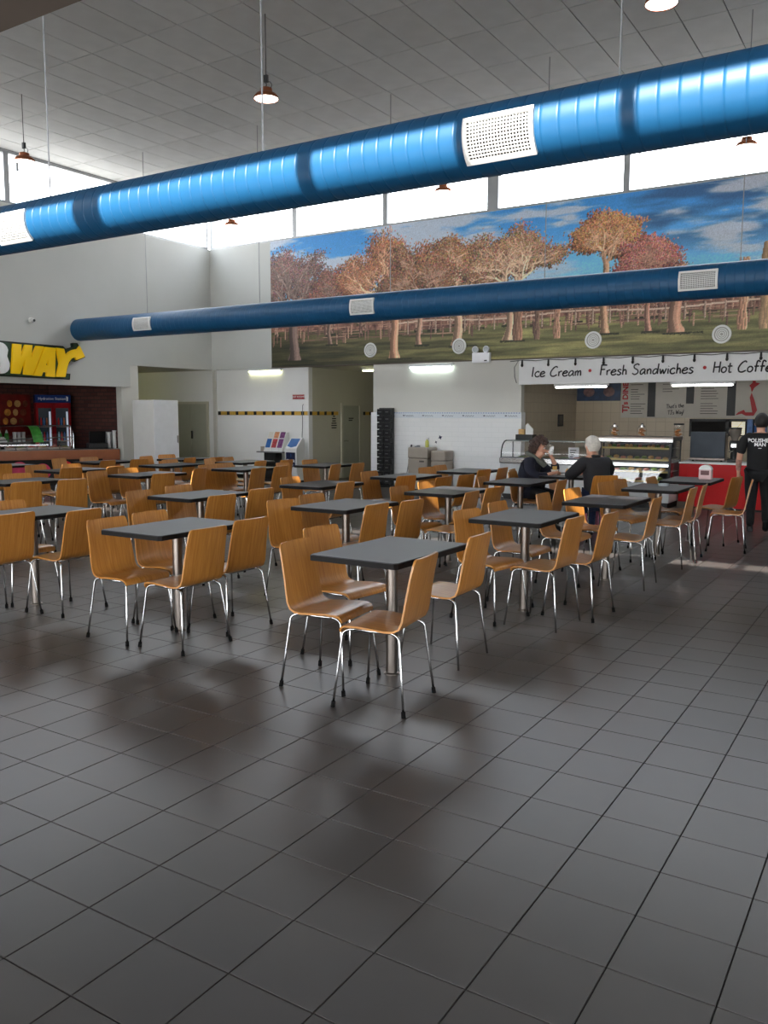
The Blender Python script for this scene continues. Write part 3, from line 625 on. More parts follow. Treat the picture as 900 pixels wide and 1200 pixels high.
# ------------------------------------------------------------------ printed tree mural (painted into vertex colours of a fine grid)
def paint_mural(NX, NZ, MX0, MX1, MZ0, MZ1):
    rng = np.random.default_rng(11)
    K = NX/(MX1-MX0)                                        # pixels per metre
    img = np.zeros((NZ, NX, 3)); yy, xx = np.mgrid[0:NZ, 0:NX]; X = MX0+xx/K; Z = MZ0+yy/(NZ-1)*(MZ1-MZ0)
    def noise(sx, sy, seed, octs=4):
        r = np.random.default_rng(seed); out = np.zeros((NZ, NX)); amp = 1; tot = 0
        for o in range(octs):
            gx, gy = int(NX/(sx*K)*2**o)+3, int(NZ/(sy*K)*2**o)+3; g = r.random((gy, gx))
            u = xx/NX*(gx-2); v = yy/NZ*(gy-2); i, j = u.astype(int), v.astype(int); fu, fv = u-i, v-j; fu = fu*fu*(3-2*fu); fv = fv*fv*(3-2*fv)
            out += amp*((g[j, i]*(1-fu)+g[j, i+1]*fu)*(1-fv)+(g[j+1, i]*(1-fu)+g[j+1, i+1]*fu)*fv); tot += amp; amp *= .55
        return out/tot
    def mix(a, b, t): return a+(np.array(b, float)-a)*t[..., None]
    S = lambda e0, e1, v: np.clip((v-e0)/(e1-e0), 0, 1)**2*(3-2*np.clip((v-e0)/(e1-e0), 0, 1))
    v = (Z-MZ0)/(MZ1-MZ0)
    img[:] = (110, 176, 220); img = mix(img, (52, 124, 184), S(.45, 1.0, v+.15*(noise(4, 1, 1)-.5)))
    n1 = noise(3.4, .55, 5, 5)+.25*S(-7, -1, X+ (Z-4.3)*1.5)-.10
    dark = S(.52, .68, n1)*S(.50, .8, v); img = mix(img, (44, 78, 116), dark*.85)
    n2 = noise(1.8, .34, 9, 5); cl = S(.54, .68, n2+.08*S(-4, -7, X))*S(.42, .62, v); img = mix(img, (176, 176, 182), cl*.85)
    n3 = noise(2.5, .3, 13, 4); img = mix(img, (196, 200, 206), S(.5, .7, n3)*S(.60, .42, v)*.75)
    # far tree band, hills and pasture
    img = mix(img, (70, 84, 104), S(.02, 0, v-.40-.05*noise(3, 3, 17)))
    band = v < .33+.13*noise(.7, 3, 19, 3); cb = np.array((118, 82, 70))[None, None]+(noise(.12, .12, 21, 3)-.5)[..., None]*np.array((150, 120, 100)); img = np.where(band[..., None], cb, img)
    gl = .24+.03*noise(3, 3, 23)+.02*np.sin(X*.9); gr = v < gl; gn = noise(.9, .06, 25, 5)
    cg = np.array((86, 84, 54))[None, None]*(.40+1.15*gn)[..., None]*(.62+.5*S(-12, -6, X))[..., None]+np.array((26, 22, 14))*S(.5, .7, noise(1.5, .12, 27, 4))[..., None]
    img = np.where(gr[..., None], cg, img)
    def stamp(px, pz, rad, col, zmin=-9):
        bmin = (zmin-MZ0)/(MZ1-MZ0)*(NZ-1)
        ix = ((px-MX0)*K); iz = ((pz-MZ0)/(MZ1-MZ0)*(NZ-1)); R = max(1, int(rad.max()*K)) if hasattr(rad, 'max') else max(1, int(rad*K))
        rp = np.maximum(np.broadcast_to(np.asarray(rad)*K, px.shape), .55)
        for dx in range(-R, R+1):
            for dz in range(-R, R+1):
                ok = dx*dx+dz*dz <= rp*rp+.3
                a = (ix+dx).astype(int); b = (iz+dz).astype(int); ok &= (a >= 0) & (a < NX) & (b >= 0) & (b < NZ) & (b >= bmin)
                c = col[ok] if col.ndim == 2 else col
                img[b[ok], a[ok]] = c*(1+.22*dx/max(R, 1))
    def branch(x, z, ang, ln, w, dep, col, tips, lines):
        m = max(4, int(ln*K*1.5)); t = np.linspace(0, 1, m); ang = math.pi/2+np.clip(ang-math.pi/2, -1.35, 1.35)
        aa = ang+rng.normal(0, .35)*t+rng.normal(0, .25)*np.sin(t*5)
        px = x+np.cumsum(np.cos(aa))*ln/m; pz = z+np.cumsum(np.sin(aa))*ln/m
        lines.append((px, pz, w*(1-.4*t), np.array(col, float)*rng.uniform(.75, 1.15), dep))
        tips.append((px[-1], pz[-1], dep)); tips.append((px[m//2], pz[m//2], dep))
        if dep <= 0: return
        for k in range(rng.integers(1, 4)):
            i = rng.integers(int(m*.4), m); branch(px[i], pz[i], aa[i]+rng.choice((-1, 1))*rng.uniform(.35, .95), ln*rng.uniform(.6, .85), w*.62, dep-1, col, tips, lines)
        branch(px[-1], pz[-1], aa[-1]+rng.normal(0, .25), ln*.8, w*.66, dep-1, col, tips, lines)
    def tree(x, z0, h, w, spread, leaf, ang=math.pi/2, bark=(150, 116, 92), dep=5, dens=1.0, lr=.22, first=.36, bl=.18):
        tips = []; lines = []; m = int(h*first*K); bk = np.array(bark, float)
        t = np.linspace(0, 1, m); cx = x+np.cos(ang)*t*h*first+.02*np.sin(t*7+x); cz = z0+np.sin(ang)*t*h*first
        flare = w*(1.15-.35*t)+w*.45*np.exp(-t*18)
        stamp(cx, cz, flare, bk, z0); stamp(cx-w*.6, cz, flare*.42, bk*.58, z0); stamp(cx+w*.45, cz, flare*.3, bk*1.12, z0)
        gx = x+rng.uniform(-1, 2.2, 500)*w*2.2; gz = z0-np.abs(rng.normal(0, .014, 500)); stamp(gx, gz, .008, np.array((40, 40, 26.)))
        xe, ze = x+np.cos(ang)*h*first, z0+np.sin(ang)*h*first
        for k in range(4): branch(xe, ze, math.pi/2+spread*(-1, -.35, .35, 1)[k]+rng.normal(0, .15), h*bl*rng.uniform(.8, 1.2), w*.55, dep, bk*.95, tips, lines)
        for px, pz, ww, c, d in lines: stamp(px, pz, ww, c)
        P = np.array([(a, b) for a, b, d in tips if d <= 1])
        if len(P) == 0: return
        P = P[rng.random(len(P)) < .5]; n = int(len(P)*26*dens); idx = rng.integers(0, len(P), n); off = rng.normal(0, 1, (n, 2))*np.array((lr, lr*.5))
        q = P[idx]+off; tone = (.7+.5*rng.random(len(P)))[idx]
        sh = tone*(.55+.5*rng.random(n))+.22*np.clip(off[:, 1]/lr, -1, 1)+.10*np.clip(off[:, 0]/lr, -1, 1)
        col = np.array(leaf, float)[None]*sh[:, None]*(1+rng.normal(0, .12, (n, 3))); stamp(q[:, 0], q[:, 1], (.007 if dep < 4 else .010)*np.ones(n), np.clip(col, 10, 235))
        for px, pz, ww, c, d in lines:
            if d >= 1 and rng.random() < .55: stamp(px, pz, ww*.8, c*1.08)
    for i in range(46):                                     # many small far trees in the band
        x = rng.uniform(MX0, MX1); tree(x, 3.33+rng.uniform(-.05, .05), rng.uniform(.35, .6), .022, .7, [(150, 98, 84), (126, 88, 70), (112, 96, 66), (160, 116, 96)][rng.integers(4)], dep=2, dens=.8, lr=.08, bark=(150, 120, 104))
    for i in range(420):
        x = rng.uniform(MX0, MX1); z = rng.uniform(3.2, 3.52); c = np.array(((120, 88, 76), (86, 62, 56), (160, 124, 104), (104, 78, 66))[rng.integers(4)], float)
        if rng.random() < .6: stamp(np.full(14, x), np.linspace(z-.10, z+.10, 14), .010, c)
        else: stamp(np.linspace(x-.3, x+.3, 60), np.full(60, z), .009, c)
    fz = 3.36                                               # post-and-rail fence
    stamp(np.linspace(-9.5, MX1, 2400), fz+.10+.03*np.sin(np.linspace(0, 20, 2400)), .014, np.array((168, 146, 128.)))
    for x in np.arange(-9.5, MX1, .33): stamp(np.full(20, x), np.linspace(fz-.12, fz+.14, 20), .012, np.array((150, 128, 112.)))
    tree(-12.2, 2.78, 2.3, .12, .95, (112, 82, 76), bark=(112, 92, 84), dens=.55, lr=.11, first=.42)
    tree(-11.2, 3.1, 1.6, .045, .8, (124, 84, 72), bark=(120, 96, 84), dens=.5, lr=.10)
    tree(-9.50, 2.74, 2.4, .09, .85, (152, 100, 72), bark=(190, 140, 112), dens=.7, lr=.12, first=.45)
    tree(-8.0, 2.95, 2.2, .09, .95, (142, 102, 74), bark=(186, 148, 122), dens=.7, lr=.10, first=.4)
    tree(-6.9, 3.0, 2.1, .075, 1.05, (150, 112, 86), ang=math.pi/2-.1, bark=(190, 154, 128), dens=.6, lr=.10, first=.42, bl=.19)
    tree(-8.9, 3.0, 2.2, .05, .95, (130, 92, 70), bark=(160, 126, 106), dens=.4, lr=.10, first=.42, bl=.14)
    tree(-5.0, 3.05, 2.0, .06, .5, (172, 116, 78), bark=(178, 138, 110), dens=1.6, lr=.09, first=.62, bl=.115)
    tree(-4.2, 3.05, 1.5, .045, .8, (162, 100, 90), bark=(160, 118, 100), dens=.9, lr=.09, first=.6, bl=.13)
    tree(-3.72, 3.0, 1.1, .10, .5, (140, 94, 84), bark=(170, 128, 106), dens=.3, lr=.06, dep=3, first=.85, bl=.1)
    for x, w, h, c in ((-6.7, .09, 1.0, (150, 112, 92)), (-5.9, .06, .6, (170, 128, 106)), (-6.3, .05, .7, (120, 92, 78)), (-2.62, .075, 1.2, (196, 146, 118)), (-2.2, .15, 1.4, (206, 168, 128)), (-.9, .12, 1.6, (170, 132, 104))):
        z = np.linspace(2.98, 2.98+h, 140); 
        for s in (-1, -.5, 0, .5, 1): stamp(x+s*w*.75+.012*np.sin(z*13+s*5), z, w*.26, np.array(c, float)*(.82+.16*s+.1*rng.random()), 2.99)
    tree(-.2, 2.95, 2.6, .1, .8, (132, 96, 68), bark=(150, 116, 96), dens=.6, lr=.12, first=.42)
    img = img*1.22*(.92+.16*rng.random((NZ, NX))[..., None])
    return np.clip(img, 4, 245)
def build_mural():
    NX, NZ = 1180, 252; x0, x1, z0, z1 = -12.87, .62, 2.645, 5.49
    im = paint_mural(NX, NZ, x0, x1, z0, z1)/255; lin = np.where(im <= .04045, im/12.92, ((im+.055)/1.055)**2.4)
    xs = np.linspace(x0, x1, NX); zs = np.linspace(z0, z1, NZ); co = np.zeros((NZ, NX, 3)); co[..., 0] = xs[None]; co[..., 1] = YB-.02; co[..., 2] = zs[:, None]
    i = np.arange(NX*NZ).reshape(NZ, NX); q = np.stack([i[:-1, :-1], i[:-1, 1:], i[1:, 1:], i[1:, :-1]], -1).reshape(-1, 4)
    me = bpy.data.meshes.new('printed_landscape'); me.vertices.add(NX*NZ); me.vertices.foreach_set('co', co.ravel()); me.loops.add(q.size); me.loops.foreach_set('vertex_index', q.ravel().astype(np.int32))
    me.polygons.add(len(q)); me.polygons.foreach_set('loop_start', np.arange(0, q.size, 4, dtype=np.int32)); me.update(calc_edges=True)
    ca = me.color_attributes.new('print', 'FLOAT_COLOR', 'POINT'); ca.data.foreach_set('color', np.concatenate([lin, np.ones((NZ, NX, 1))], -1).astype(np.float32).ravel())
    m = bpy.data.materials.new('printed_mural'); m.use_nodes = True; n = m.node_tree; P = n.nodes['Principled BSDF']; P.inputs['Roughness'].default_value = .55
    a = n.nodes.new('ShaderNodeVertexColor'); a.layer_name = 'print'; n.links.new(a.outputs[0], P.inputs['Base Color']); me.materials.append(m)
    t = thing('landscape_mural', 'wide printed mural of gum trees in a paddock under a blue cloudy sky', 'mural', ((x0+x1)/2, YB-.01, z0))
    off = Vector(t.location)
    mb = box(x0-off.x, x1-off.x, -.009, .009, 0, z1-z0); mb.build('backing_panel', INK, t)
    me.transform(Matrix.Translation(-off)); obj('printed_landscape', me, t)
build_mural()
# round ceiling-type speakers on the mural foot
def make_speaker():
    t = thing('wall_speaker', '-', 'speaker', group='round white speakers on the mural')
    MB().lathe([(.158, 0), (.160, -.012), (.150, -.026), (.128, -.028), (.124, -.016)], n=28, axis='Y', cap=False).build('speaker_ring', WHITE, t, True)
    MB().lathe([(.126, -.014), (.0, -.017)], n=28, axis='Y', cap=False).build('speaker_grille', mat('grey_speaker_mesh', srgb(170, 168, 162), .6, var=.1, scale=60), t, True)
    f = MB()
    for r in (.035, .065, .095): f.lathe([(r-.008, -.016), (r-.006, -.022), (r+.006, -.022), (r+.008, -.016)], n=24, axis='Y', cap=False)
    f.build('grille_rings', WHITE, t, True)
    return t
spk = None
for x, lab in ((-10.11, 'round white speaker on the mural, leftmost'), (-7.96, 'round white speaker on the mural left of the emergency light'), (-5.18, 'round white speaker on the mural above the words for sandwiches'), (-2.93, 'round white speaker on the mural, rightmost')):
    if spk is None: spk = make_speaker(); spk.location = (x, YB-.02, 2.93); spk['label'] = lab
    else: dup(spk, (x, YB-.02, 2.93), 0, lab)
t = thing('emergency_light', 'white twin-lamp emergency light box at the bottom edge of the mural', 'light', (-7.44, YB-.02, 2.58))
MB().rbox(-.19, .19, -.09, 0, 0, .2, .01).build('battery_box', WHITEMETAL, t); MB().box(.08, .14, -.093, -.09, .03, .05).build('label_plate', INK, t)
for sx in (-.12, .12):
    h = MB().lathe([(.02, .03), (.055, .02), (.066, -.03), (.066, -.05)], c=(sx, -.05, .26), n=16, axis='Y').build('lamp_head', WHITEMETAL, t, True)
    MB().lathe([(.0, -.051), (.058, -.053)], c=(sx, -.05, .26), n=16, axis='Y', cap=False).build('lamp_lens', mat('clear_lens', srgb(200, 205, 205), .15, .3), h, True)

# ------------------------------------------------------------------ fluorescent battens
def batten(label, x0, x1, y, z, tube, rod=0):
    t = thing('fluorescent_batten', label, 'light', ((x0+x1)/2, y, z)); w = (x1-x0)/2
    MB().rbox(-w, w, -.03, .03, .022, .07, .006).build('batten_body', WHITEMETAL, t)
    MB().cyl((-w+.03, 0, 0), (w-.03, 0, 0), .016, n=12).build('light_tube', tube, t, True)
    if rod:
        for s in (-1, 1): MB().cyl((s*w*.7, 0, .068), (s*w*.7, 0, rod), .006, n=6).build('hanger_rod', WIRE, t)
    for s in (-1, 1): MB().box(s*(w-.03)-.012, s*(w-.03)+.012, -.014, .014, -.018, .024).build('tube_holder', WHITE, t)
batten('yellowish lit fluorescent tube above the black-and-yellow tile band', -13.65, -12.62, YB+.035, 2.55, TUBEY)
batten('lit fluorescent tube inside the corridor mouth by the mural', -10.95, -10.2, YB+.9, 2.55, TUBEY)
batten('warm lit tube inside the recess behind the white cabinet', -17.6, -16.7, 14.2, 2.56, TUBEY)
batten('greenish lit fluorescent tube on the white block wall', -9.12, -8.08, YB-.06, 2.52, TUBEG)
batten('lit fluorescent tube behind the left end of the sandwich shop sign', -6.02, -4.95, YB+.25, 2.08, TUBE, ZB-2.08)
batten('lit fluorescent tube behind the middle of the sandwich shop sign', -3.82, -2.72, YB+.25, 2.08, TUBE, ZB-2.08)
batten('lit fluorescent tube behind the far right of the sandwich shop sign', -1.5, -.4, YB+.25, 2.08, TUBE, ZB-2.08)

# ------------------------------------------------------------------ sandwich shop sign, string lights, menu
t = thing('shop_fascia_sign', 'long white fascia sign with black brush lettering over the sandwich counter', 'sign', (-6.58, 15.4, 2.13))
MB().rbox(0, 9.6, -.06, .06, 0, .475, .006).build('sign_box', SIGNWHITE, t)
yo = 15.4-.0615
def hw(name, s, xa, xb, m=INK, cap=.185, z=2.275): 
    o = handwriting(name, s, xa, xb, cap, 0, (0, -.0615, z-2.13), (1, 0, 0), (0, 0, 1), .026, m, t); o.location = (6.58, 0, 0) if False else (0, 0, 0); return o
hw('lettering', 'Ice Cream', -6.33+6.58, -5.33+6.58); hw('lettering', 'Fresh Sandwiches', -4.99+6.58, -3.33+6.58); hw('lettering', 'Hot Coffee', -3.02+6.58, -1.98+6.58)
for x in (-5.17, -3.15, -1.75): MB().lathe([(.0, -.003), (.03, -.003), (.03, .0)], c=(x+6.58, -.0605, 2.365-2.13), n=14, axis='Y', cap=False).build('red_dot', REDINK, t)
t = thing('string_lights', 'black cord of unlit bulbs strung along the top of the white shop sign', 'string lights', (-6.6, 15.31, 2.58))
cord = [(-.01, .0, -.42), (-.05, 0, -.3), (-.06, 0, -.12), (.02, 0, .0)]
for i in range(18):
    x = .1+i*.53; cord += [(x-.25, 0, -.005), (x-.02, -.004, .012), (x, -.004, .014), (x+.02, -.004, .012)]
MB().tube(cord, .0075, 6).build('light_cord', BLACK, t)
for i in range(18):
    x = .1+i*.53; s = MB().cyl((x, -.004, .012), (x, -.006, -.055), .016, .02, 10).build('bulb_socket', BLACK, t, True)
    MB().ball((x, -.007, -.085), (.026, .026, .034), 10, 7).build('unlit_bulb', mat('smoked_bulb', srgb(60, 58, 56), .1, .2), s, True)

ym = 18.7
t = thing('menu_board', 'pale menu board with red side lettering on the shop back wall', 'menu', (-5.48, ym-.02, 1.49))
X = lambda px, z=470: at_y(px, z, ym-.03).x
mx0, mx1 = X(728), X(897)+.5
MB().rbox(mx0+5.48, mx1+5.48, -.012, .018, .0, .98, .004).build('menu_panel', mat('pale_menu_panel', srgb(206, 200, 190), .5, var=.03), t)
lettering('lettering', "TJ's DINER", .165, (X(733)+5.48, -.0135, .49), (0, 0, 1), (-1, 0, 0), REDINK, t, extrude=.001, offset=.006)
for a, b, z0, z1 in ((759, 768, .0, .95), (804, 813, .28, .95), (852, 862, .03, .95)):
    MB().box(X(a)+5.48, X(b)+5.48, -.02, -.012, z0+.02, z1).build('black_menu_strip', BLACK, t)
ln = MB(); rr = random.Random(3)
for a, b, z0, z1 in ((739, 757, .05, .93), (776, 800, .55, .93), (821, 843, .06, .93)):
    z = z1; k = 0
    while z > z0:
        k += 1
        if k % 6: w = rr.uniform(.45, .98); ln.box(X(a)+5.48, X(a)+5.48+(X(b)-X(a))*w, -.0135, -.012, z-.012, z)
        z -= .052
o = ln.build('menu_lines', INK, t); o['kind'] = 'stuff'
handwriting('lettering', "That's the", 0, X(802)-X(781), .085, 0, (X(781)+5.48, -.0135, .20), (1, 0, .08), (-.08, 0, 1), .013, INK, t)
handwriting('lettering', "TJ's Way!", 0, X(803)-X(784), .085, 0, (X(783)+5.48, -.0135, .07), (1, 0, .06), (-.06, 0, 1), .013, INK, t)
F = lambda u, v, d: (u, d, v)
cx = X(876)+5.48
b = MB().prism([(cx-.22, .06), (cx-.17, .12), (cx-.06, .17), (cx-.03, .12), (cx+.10, .12), (cx+.04, .42), (cx+.07, .52), (cx+.14, .34), (cx+.19, .16), (cx+.13, .05), (cx-.02, .05), (cx-.10, .09)], F, -.014, -.012)
b.prism([(cx+.02, .66), (cx+.08, .72), (cx+.07, .82), (cx+.12, .9), (cx+.14, .72), (cx+.22, .70), (cx+.12, .62), (cx+.07, .52), (cx+.05, .62)], F, -.014, -.012)
b.build('red_emblem', REDINK, t)
t = thing('blue_poster', 'dark blue picture board of two panels high on the shop wall', 'poster', (at_y(676, 460, ym-.04).x, ym-.015, 1.86)); w = (at_y(727, 460, ym-.04).x-at_y(676, 460, ym-.04).x)
MB().box(0, w, -.015, .015, 0, .48).build('poster_panel', mat('deep_blue_print', srgb(30, 56, 92), .4, var=.5, scale=7), t)
for i in (0, 1): MB().ball((w*(.28+.46*i), -.016, .2), (.13, .004, .11), 12, 6).build('poster_picture', mat('blurred_food_print', srgb(120, 92, 92), .5, var=.5, scale=12), t)
tag(box(-6.6, -6.58, 17.55, 17.85, 1.30, 1.56).build('wall_control_panel', BLACK, None), 'small black control panel on the shop side wall', 'panel')
p = bpy.data.objects['wall_control_panel']; MB().box(-6.58, -6.575, 17.58, 17.82, 1.33, 1.53).build('panel_face', mat('dark_screen', srgb(34, 34, 36), .2), p)
# pass-through opening into the kitchen
t = thing('servery_window', 'black-framed pass-through window behind the coffee counter', 'window', (-4.05, ym, 1.1)); 
wx = at_y(905, 498, ym).x+1.2+4.05
MB().box(0, wx, -.03, .0, .02, .36).build('opening_shade_panel', DARK, t)  # solid dark panel on the uncut wall, coloured as the unlit depth
MB().box(-.04, wx, -.05, -.005, .32, .37).box(-.04, 0, -.05, -.005, .0, .37).box(.68, .75, -.05, -.005, 0, .37).build('window_surround', BLACK, t)
lat = MB(); lx0, lx1 = .80, 1.06
lat.box(lx0, lx1, -.036, -.03, .04, .34)
lp_ = lat.build('lit_lattice_panel', mat('lit_ivory_panel', srgb(244, 236, 208), .5, emit=srgb(244, 236, 208), estr=.5), t); lw = MB()
for i in range(9):
    for s in (1, -1):
        a = lx0+(i-3)*.065; P0 = Vector((a, -.038, .04)); P1 = Vector((a+.37*.6*s, -.038, .34))
        if s < 0: P0.x += .2; P1.x += .2
        if min(P0.x, P1.x) >= lx0-.001 and max(P0.x, P1.x) <= lx1+.001: lw.tube([P0, P1], .004, 4)
    lw.box(lx0, lx1, -.04, -.036, .04+i*.045, .044+i*.045)
lw.build('lattice_bars', mat('tan_lattice', srgb(150, 128, 96), .6), lp_)
for i, (x, h) in enumerate(((1.10, .34), (1.24, .30), (1.36, .34), (1.62, .30))):
    MB().rbox(x, x+.11, -.075, -.03, .03, .03+h, .01).build('blue_packet', BLUE if i % 2 else mat('pale_blue_packet', srgb(90, 130, 196), .4, var=.3, scale=14), t)
MB().cyl((1.53, -.07, .02), (1.53, -.07, .40), .05, n=16).build('white_roll', WHITE, t, True)

# ------------------------------------------------------------------ counters and display cabinets of the shop
def cabinet_food(par, x0, x1, y0, y1, z, kinds, step, rr):
    x = x0; i = 0
    while x < x1:
        k = kinds[i % len(kinds)]; i += 1; h = rr.uniform(.035, .06)
        f = MB().ball((x, (y0+y1)/2+rr.uniform(-.02, .02), z+h*.5), (step*.40, (y1-y0)*.36, h*.55), 9, 5).build('filled_roll', {'b': BREAD, 'l': LETTUCE, 'h': HAM}[k], par, True); x += step
rr = random.Random(5)
# tall sandwich cabinet: local y 0 = front
t = thing('sandwich_display_cabinet', 'tall glass-fronted sandwich display cabinet beside the red counter', 'display cabinet', (-4.62, 14.2, 0))
w, dp, h = 1.22, .78, 1.19
MB().rbox(0, w, 0.04, dp, .1, .42, .01).build('cabinet_base', mat('pale_cabinet_enamel', srgb(205, 208, 208), .35, var=.04), t); MB().box(.03, w-.03, .09, dp-.03, 0, .1).build('plinth', BLACK, t)
MB().rbox(-.02, w+.02, .10, dp, 1.13, 1.19, .008).build('cabinet_top', STEEL, t)
MB().rbox(-.02, w+.02, .085, .125, 1.10, 1.16, .006).build('top_rail', CHROME, t)
MB().box(0, .03, dp-.05, dp, .42, 1.13).box(w-.03, w, dp-.05, dp, .42, 1.13).box(0, w, dp-.02, dp, .42, 1.13).build('rear_frame', mat('dark_grey_frame', srgb(52, 54, 56), .4, .3), t)
MB().add([(0, .04, .42), (.035, .04, .42), (.035, .1, 1.13), (0, .1, 1.13), (0, .08, .42), (.035, .08, .42), (.035, .14, 1.13), (0, .14, 1.13)], [(0,1,2,3),(4,7,6,5),(0,4,5,1),(3,2,6,7),(0,3,7,4),(1,5,6,2)]).build('front_post', BLACK, t)
MB().add([(w-.035, .04, .42), (w, .04, .42), (w, .1, 1.13), (w-.035, .1, 1.13), (w-.035, .08, .42), (w, .08, .42), (w, .14, 1.13), (w-.035, .14, 1.13)], [(0,1,2,3),(4,7,6,5),(0,4,5,1),(3,2,6,7),(0,3,7,4),(1,5,6,2)]).build('front_post', BLACK, t)
MB().add([(.03, .045, .42), (w-.03, .045, .42), (w-.03, .105, 1.12), (.03, .105, 1.12), (.03, .052, .42), (w-.03, .052, .42), (w-.03, .112, 1.12), (.03, .112, 1.12)], [(0,1,2,3),(4,7,6,5),(0,4,5,1),(3,2,6,7),(0,3,7,4),(1,5,6,2)]).build('front_glass', GLASS, t)
for sx in (.004, w-.012): MB().box(sx, sx+.008, .1, dp-.05, .44, 1.12).build('side_glass', GLASS, t)
for z, ys in ((.44, .08), (.60, .10), (.80, .13), (.99, .16)):
    s = MB().box(.04, w-.04, ys, dp-.04, z, z+.012).build('glass_shelf', mat('pale_shelf', srgb(190, 196, 190), .25), t)
    MB().box(.04, w-.04, ys-.012, ys, z-.008, z+.024).build('price_rail', mat('yellow_price_rail', srgb(196, 176, 110), .5), s)
MB().cyl((.05, .12, .715), (w-.05, .12, .715), .016, n=10).build('cabinet_light_tube', mat('cool_cabinet_tube', srgb(235, 245, 255), .5, emit=(.85, .95, 1, 1), estr=4), t, True)
MB().box(.04, w-.04, .105, .16, .73, .755).build('tube_cover', CHROME, t)
for z, ks, st in ((1.002, 'blhlb', .075), (.812, 'lbhbl', .12), (.612, 'bhlb', .13), (.452, 'hbl', .17)):
    sh = [o for o in t.children if o.name.startswith('glass_shelf')][[.99, .80, .60, .44].index(round(z-.012, 2))]
    cabinet_food(sh, .12, w-.1, .2, .42, z, ks, st, rr)
cab_t = t
# low curved-glass cabinet at the left
t = thing('salad_display_cabinet', 'low glass salad cabinet behind the seated woman', 'display cabinet', (-6.52, 14.35, 0)); w, dp = 1.80, .8
MB().rbox(0, w, .05, dp, .1, .66, .01).build('cabinet_base', mat('pale_cabinet_enamel', srgb(205, 208, 208), .35), t); MB().box(.03, w-.03, .1, dp-.03, 0, .1).build('plinth', BLACK, t)
MB().rbox(-.01, w+.01, .03, .2, .66, .78, .02).build('steel_front_ledge', CHROME, t); MB().rbox(0, w, .2, dp, .66, .72, .01).build('food_well', STEEL, t)
MB().rbox(.0, w, .28, dp-.1, 1.06, 1.085, .006).build('top_glass_shelf', mat('tinted_shelf_glass', srgb(150, 160, 156), .12, var=.03), t)
gp = [(.06+.03*0, .78), (.07, .9), (.12, 1.0), (.2, 1.06), (.28, 1.075)]
vs = [(x, y, z) for x in (.01, w-.01) for y, z in gp]+[(x, y+.006, z-.002) for x in (.01, w-.01) for y, z in gp]; n = len(gp)
MB().add(vs, [(i, i+1, n+i+1, n+i) for i in range(n-1)]+[(2*n+i, 3*n+i, 3*n+i+1, 2*n+i+1) for i in range(n-1)]).build('curved_front_glass', GLASS, t, True)
for x in (.02, w-.02): MB().tube([(x, y, z) for y, z in gp]+[(x, dp-.1, 1.075)], .012, 8).tube([(x, .6, .7), (x, .6, 1.07)], .012, 8).build('glass_support', BLACK, t, True)
tr = random.Random(8)
for i in range(6):
    x = .16+i*.27; b = MB().rbox(x, x+.23, .28, .62, .70, .76, .008).build('salad_tray', STEEL, t)
    MB().ball((x+.115, .45, .755), (.10, .15, .035), 10, 5).build('salad_heap', [LETTUCE, HAM, BREAD][i % 3], b, True)
# red coffee counter
t = thing('coffee_counter', 'glossy red counter with a white worktop left of the walking person', 'counter', (-3.22, 14.68, 0))
MB().rbox(0, 1.3, 0, .6, 0, .745, .004).build('counter_body', RED, t); MB().rbox(-.14, 1.31, -.02, .62, .745, .775, .006).build('worktop', SIGNWHITE, t)
MB().rbox(-.14, .0, .03, .6, 0.1, .74, .004).build('end_panel', RED, t)
MB().box(.0, 1.3, -.004, .0, 0, .03).build('kick_strip', BLACK, t)
t = thing('white_end_counter', 'pale curved counter end at the right edge behind the walking person', 'counter', (-1.42, 14.3, 0))
MB().lathe([(.42, 0), (.42, .72)], n=32).build('counter_drum', mat('pale_green_laminate', srgb(206, 218, 212), .3, var=.02), t, True); MB().lathe([(.44, .72), (.44, .75), (.0, .75)], n=32, cap=False).build('counter_top', SIGNWHITE, t, True)
# chalk board / machine back, grinder
t = thing('coffee_machine', 'slate grey back of a coffee machine standing on the red counter', 'coffee machine', (-3.26, 15.0, .775))
MB().rbox(0, .56, 0, .07, .06, .50, .008).build('slate_back_panel', CHALK, t); MB().rbox(.02, .54, .07, .36, .06, .46, .01).build('machine_body', STEEL, t)
MB().rbox(-.01, .57, -.02, .36, .02, .06, .006).build('drip_tray', STEEL, t)
for x in (.05, .51):
    for y in (.02, .32): MB().cyl((x, y, 0), (x, y, .02), .018).build('rubber_foot', RUBBER, t)
t = thing('coffee_grinder', 'black coffee grinder with a clear hopper on the red counter end', 'grinder', (at_y(860, 540, 14.95).x, 14.95, .775))
MB().rbox(-.09, .09, -.11, .11, 0, .06, .01).build('grinder_base', BLACK, t); MB().lathe([(.062, .06), (.058, .16), (.075, .22), (.085, .32), (.07, .36)], n=18).build('grinder_body', BLACK, t, True)
MB().lathe([(.05, .36), (.055, .40), (.095, .47), (.10, .55)], n=18, cap=False).build('bean_hopper', mat('smoky_hopper', srgb(120, 112, 104), .15, var=.1), t, True); MB().lathe([(.104, .55), (.104, .575), (0, .58)], n=18, cap=False).build('hopper_lid', BLACK, t, True)
MB().tube([(0, -.07, .2), (-.01, -.14, .19), (-.04, -.2, .18)], .012, 8).build('portafilter_fork', CHROME, t, True); MB().rbox(-.05, .05, -.10, -.055, .24, .32, .01).build('dosing_lever', CHROME, t)
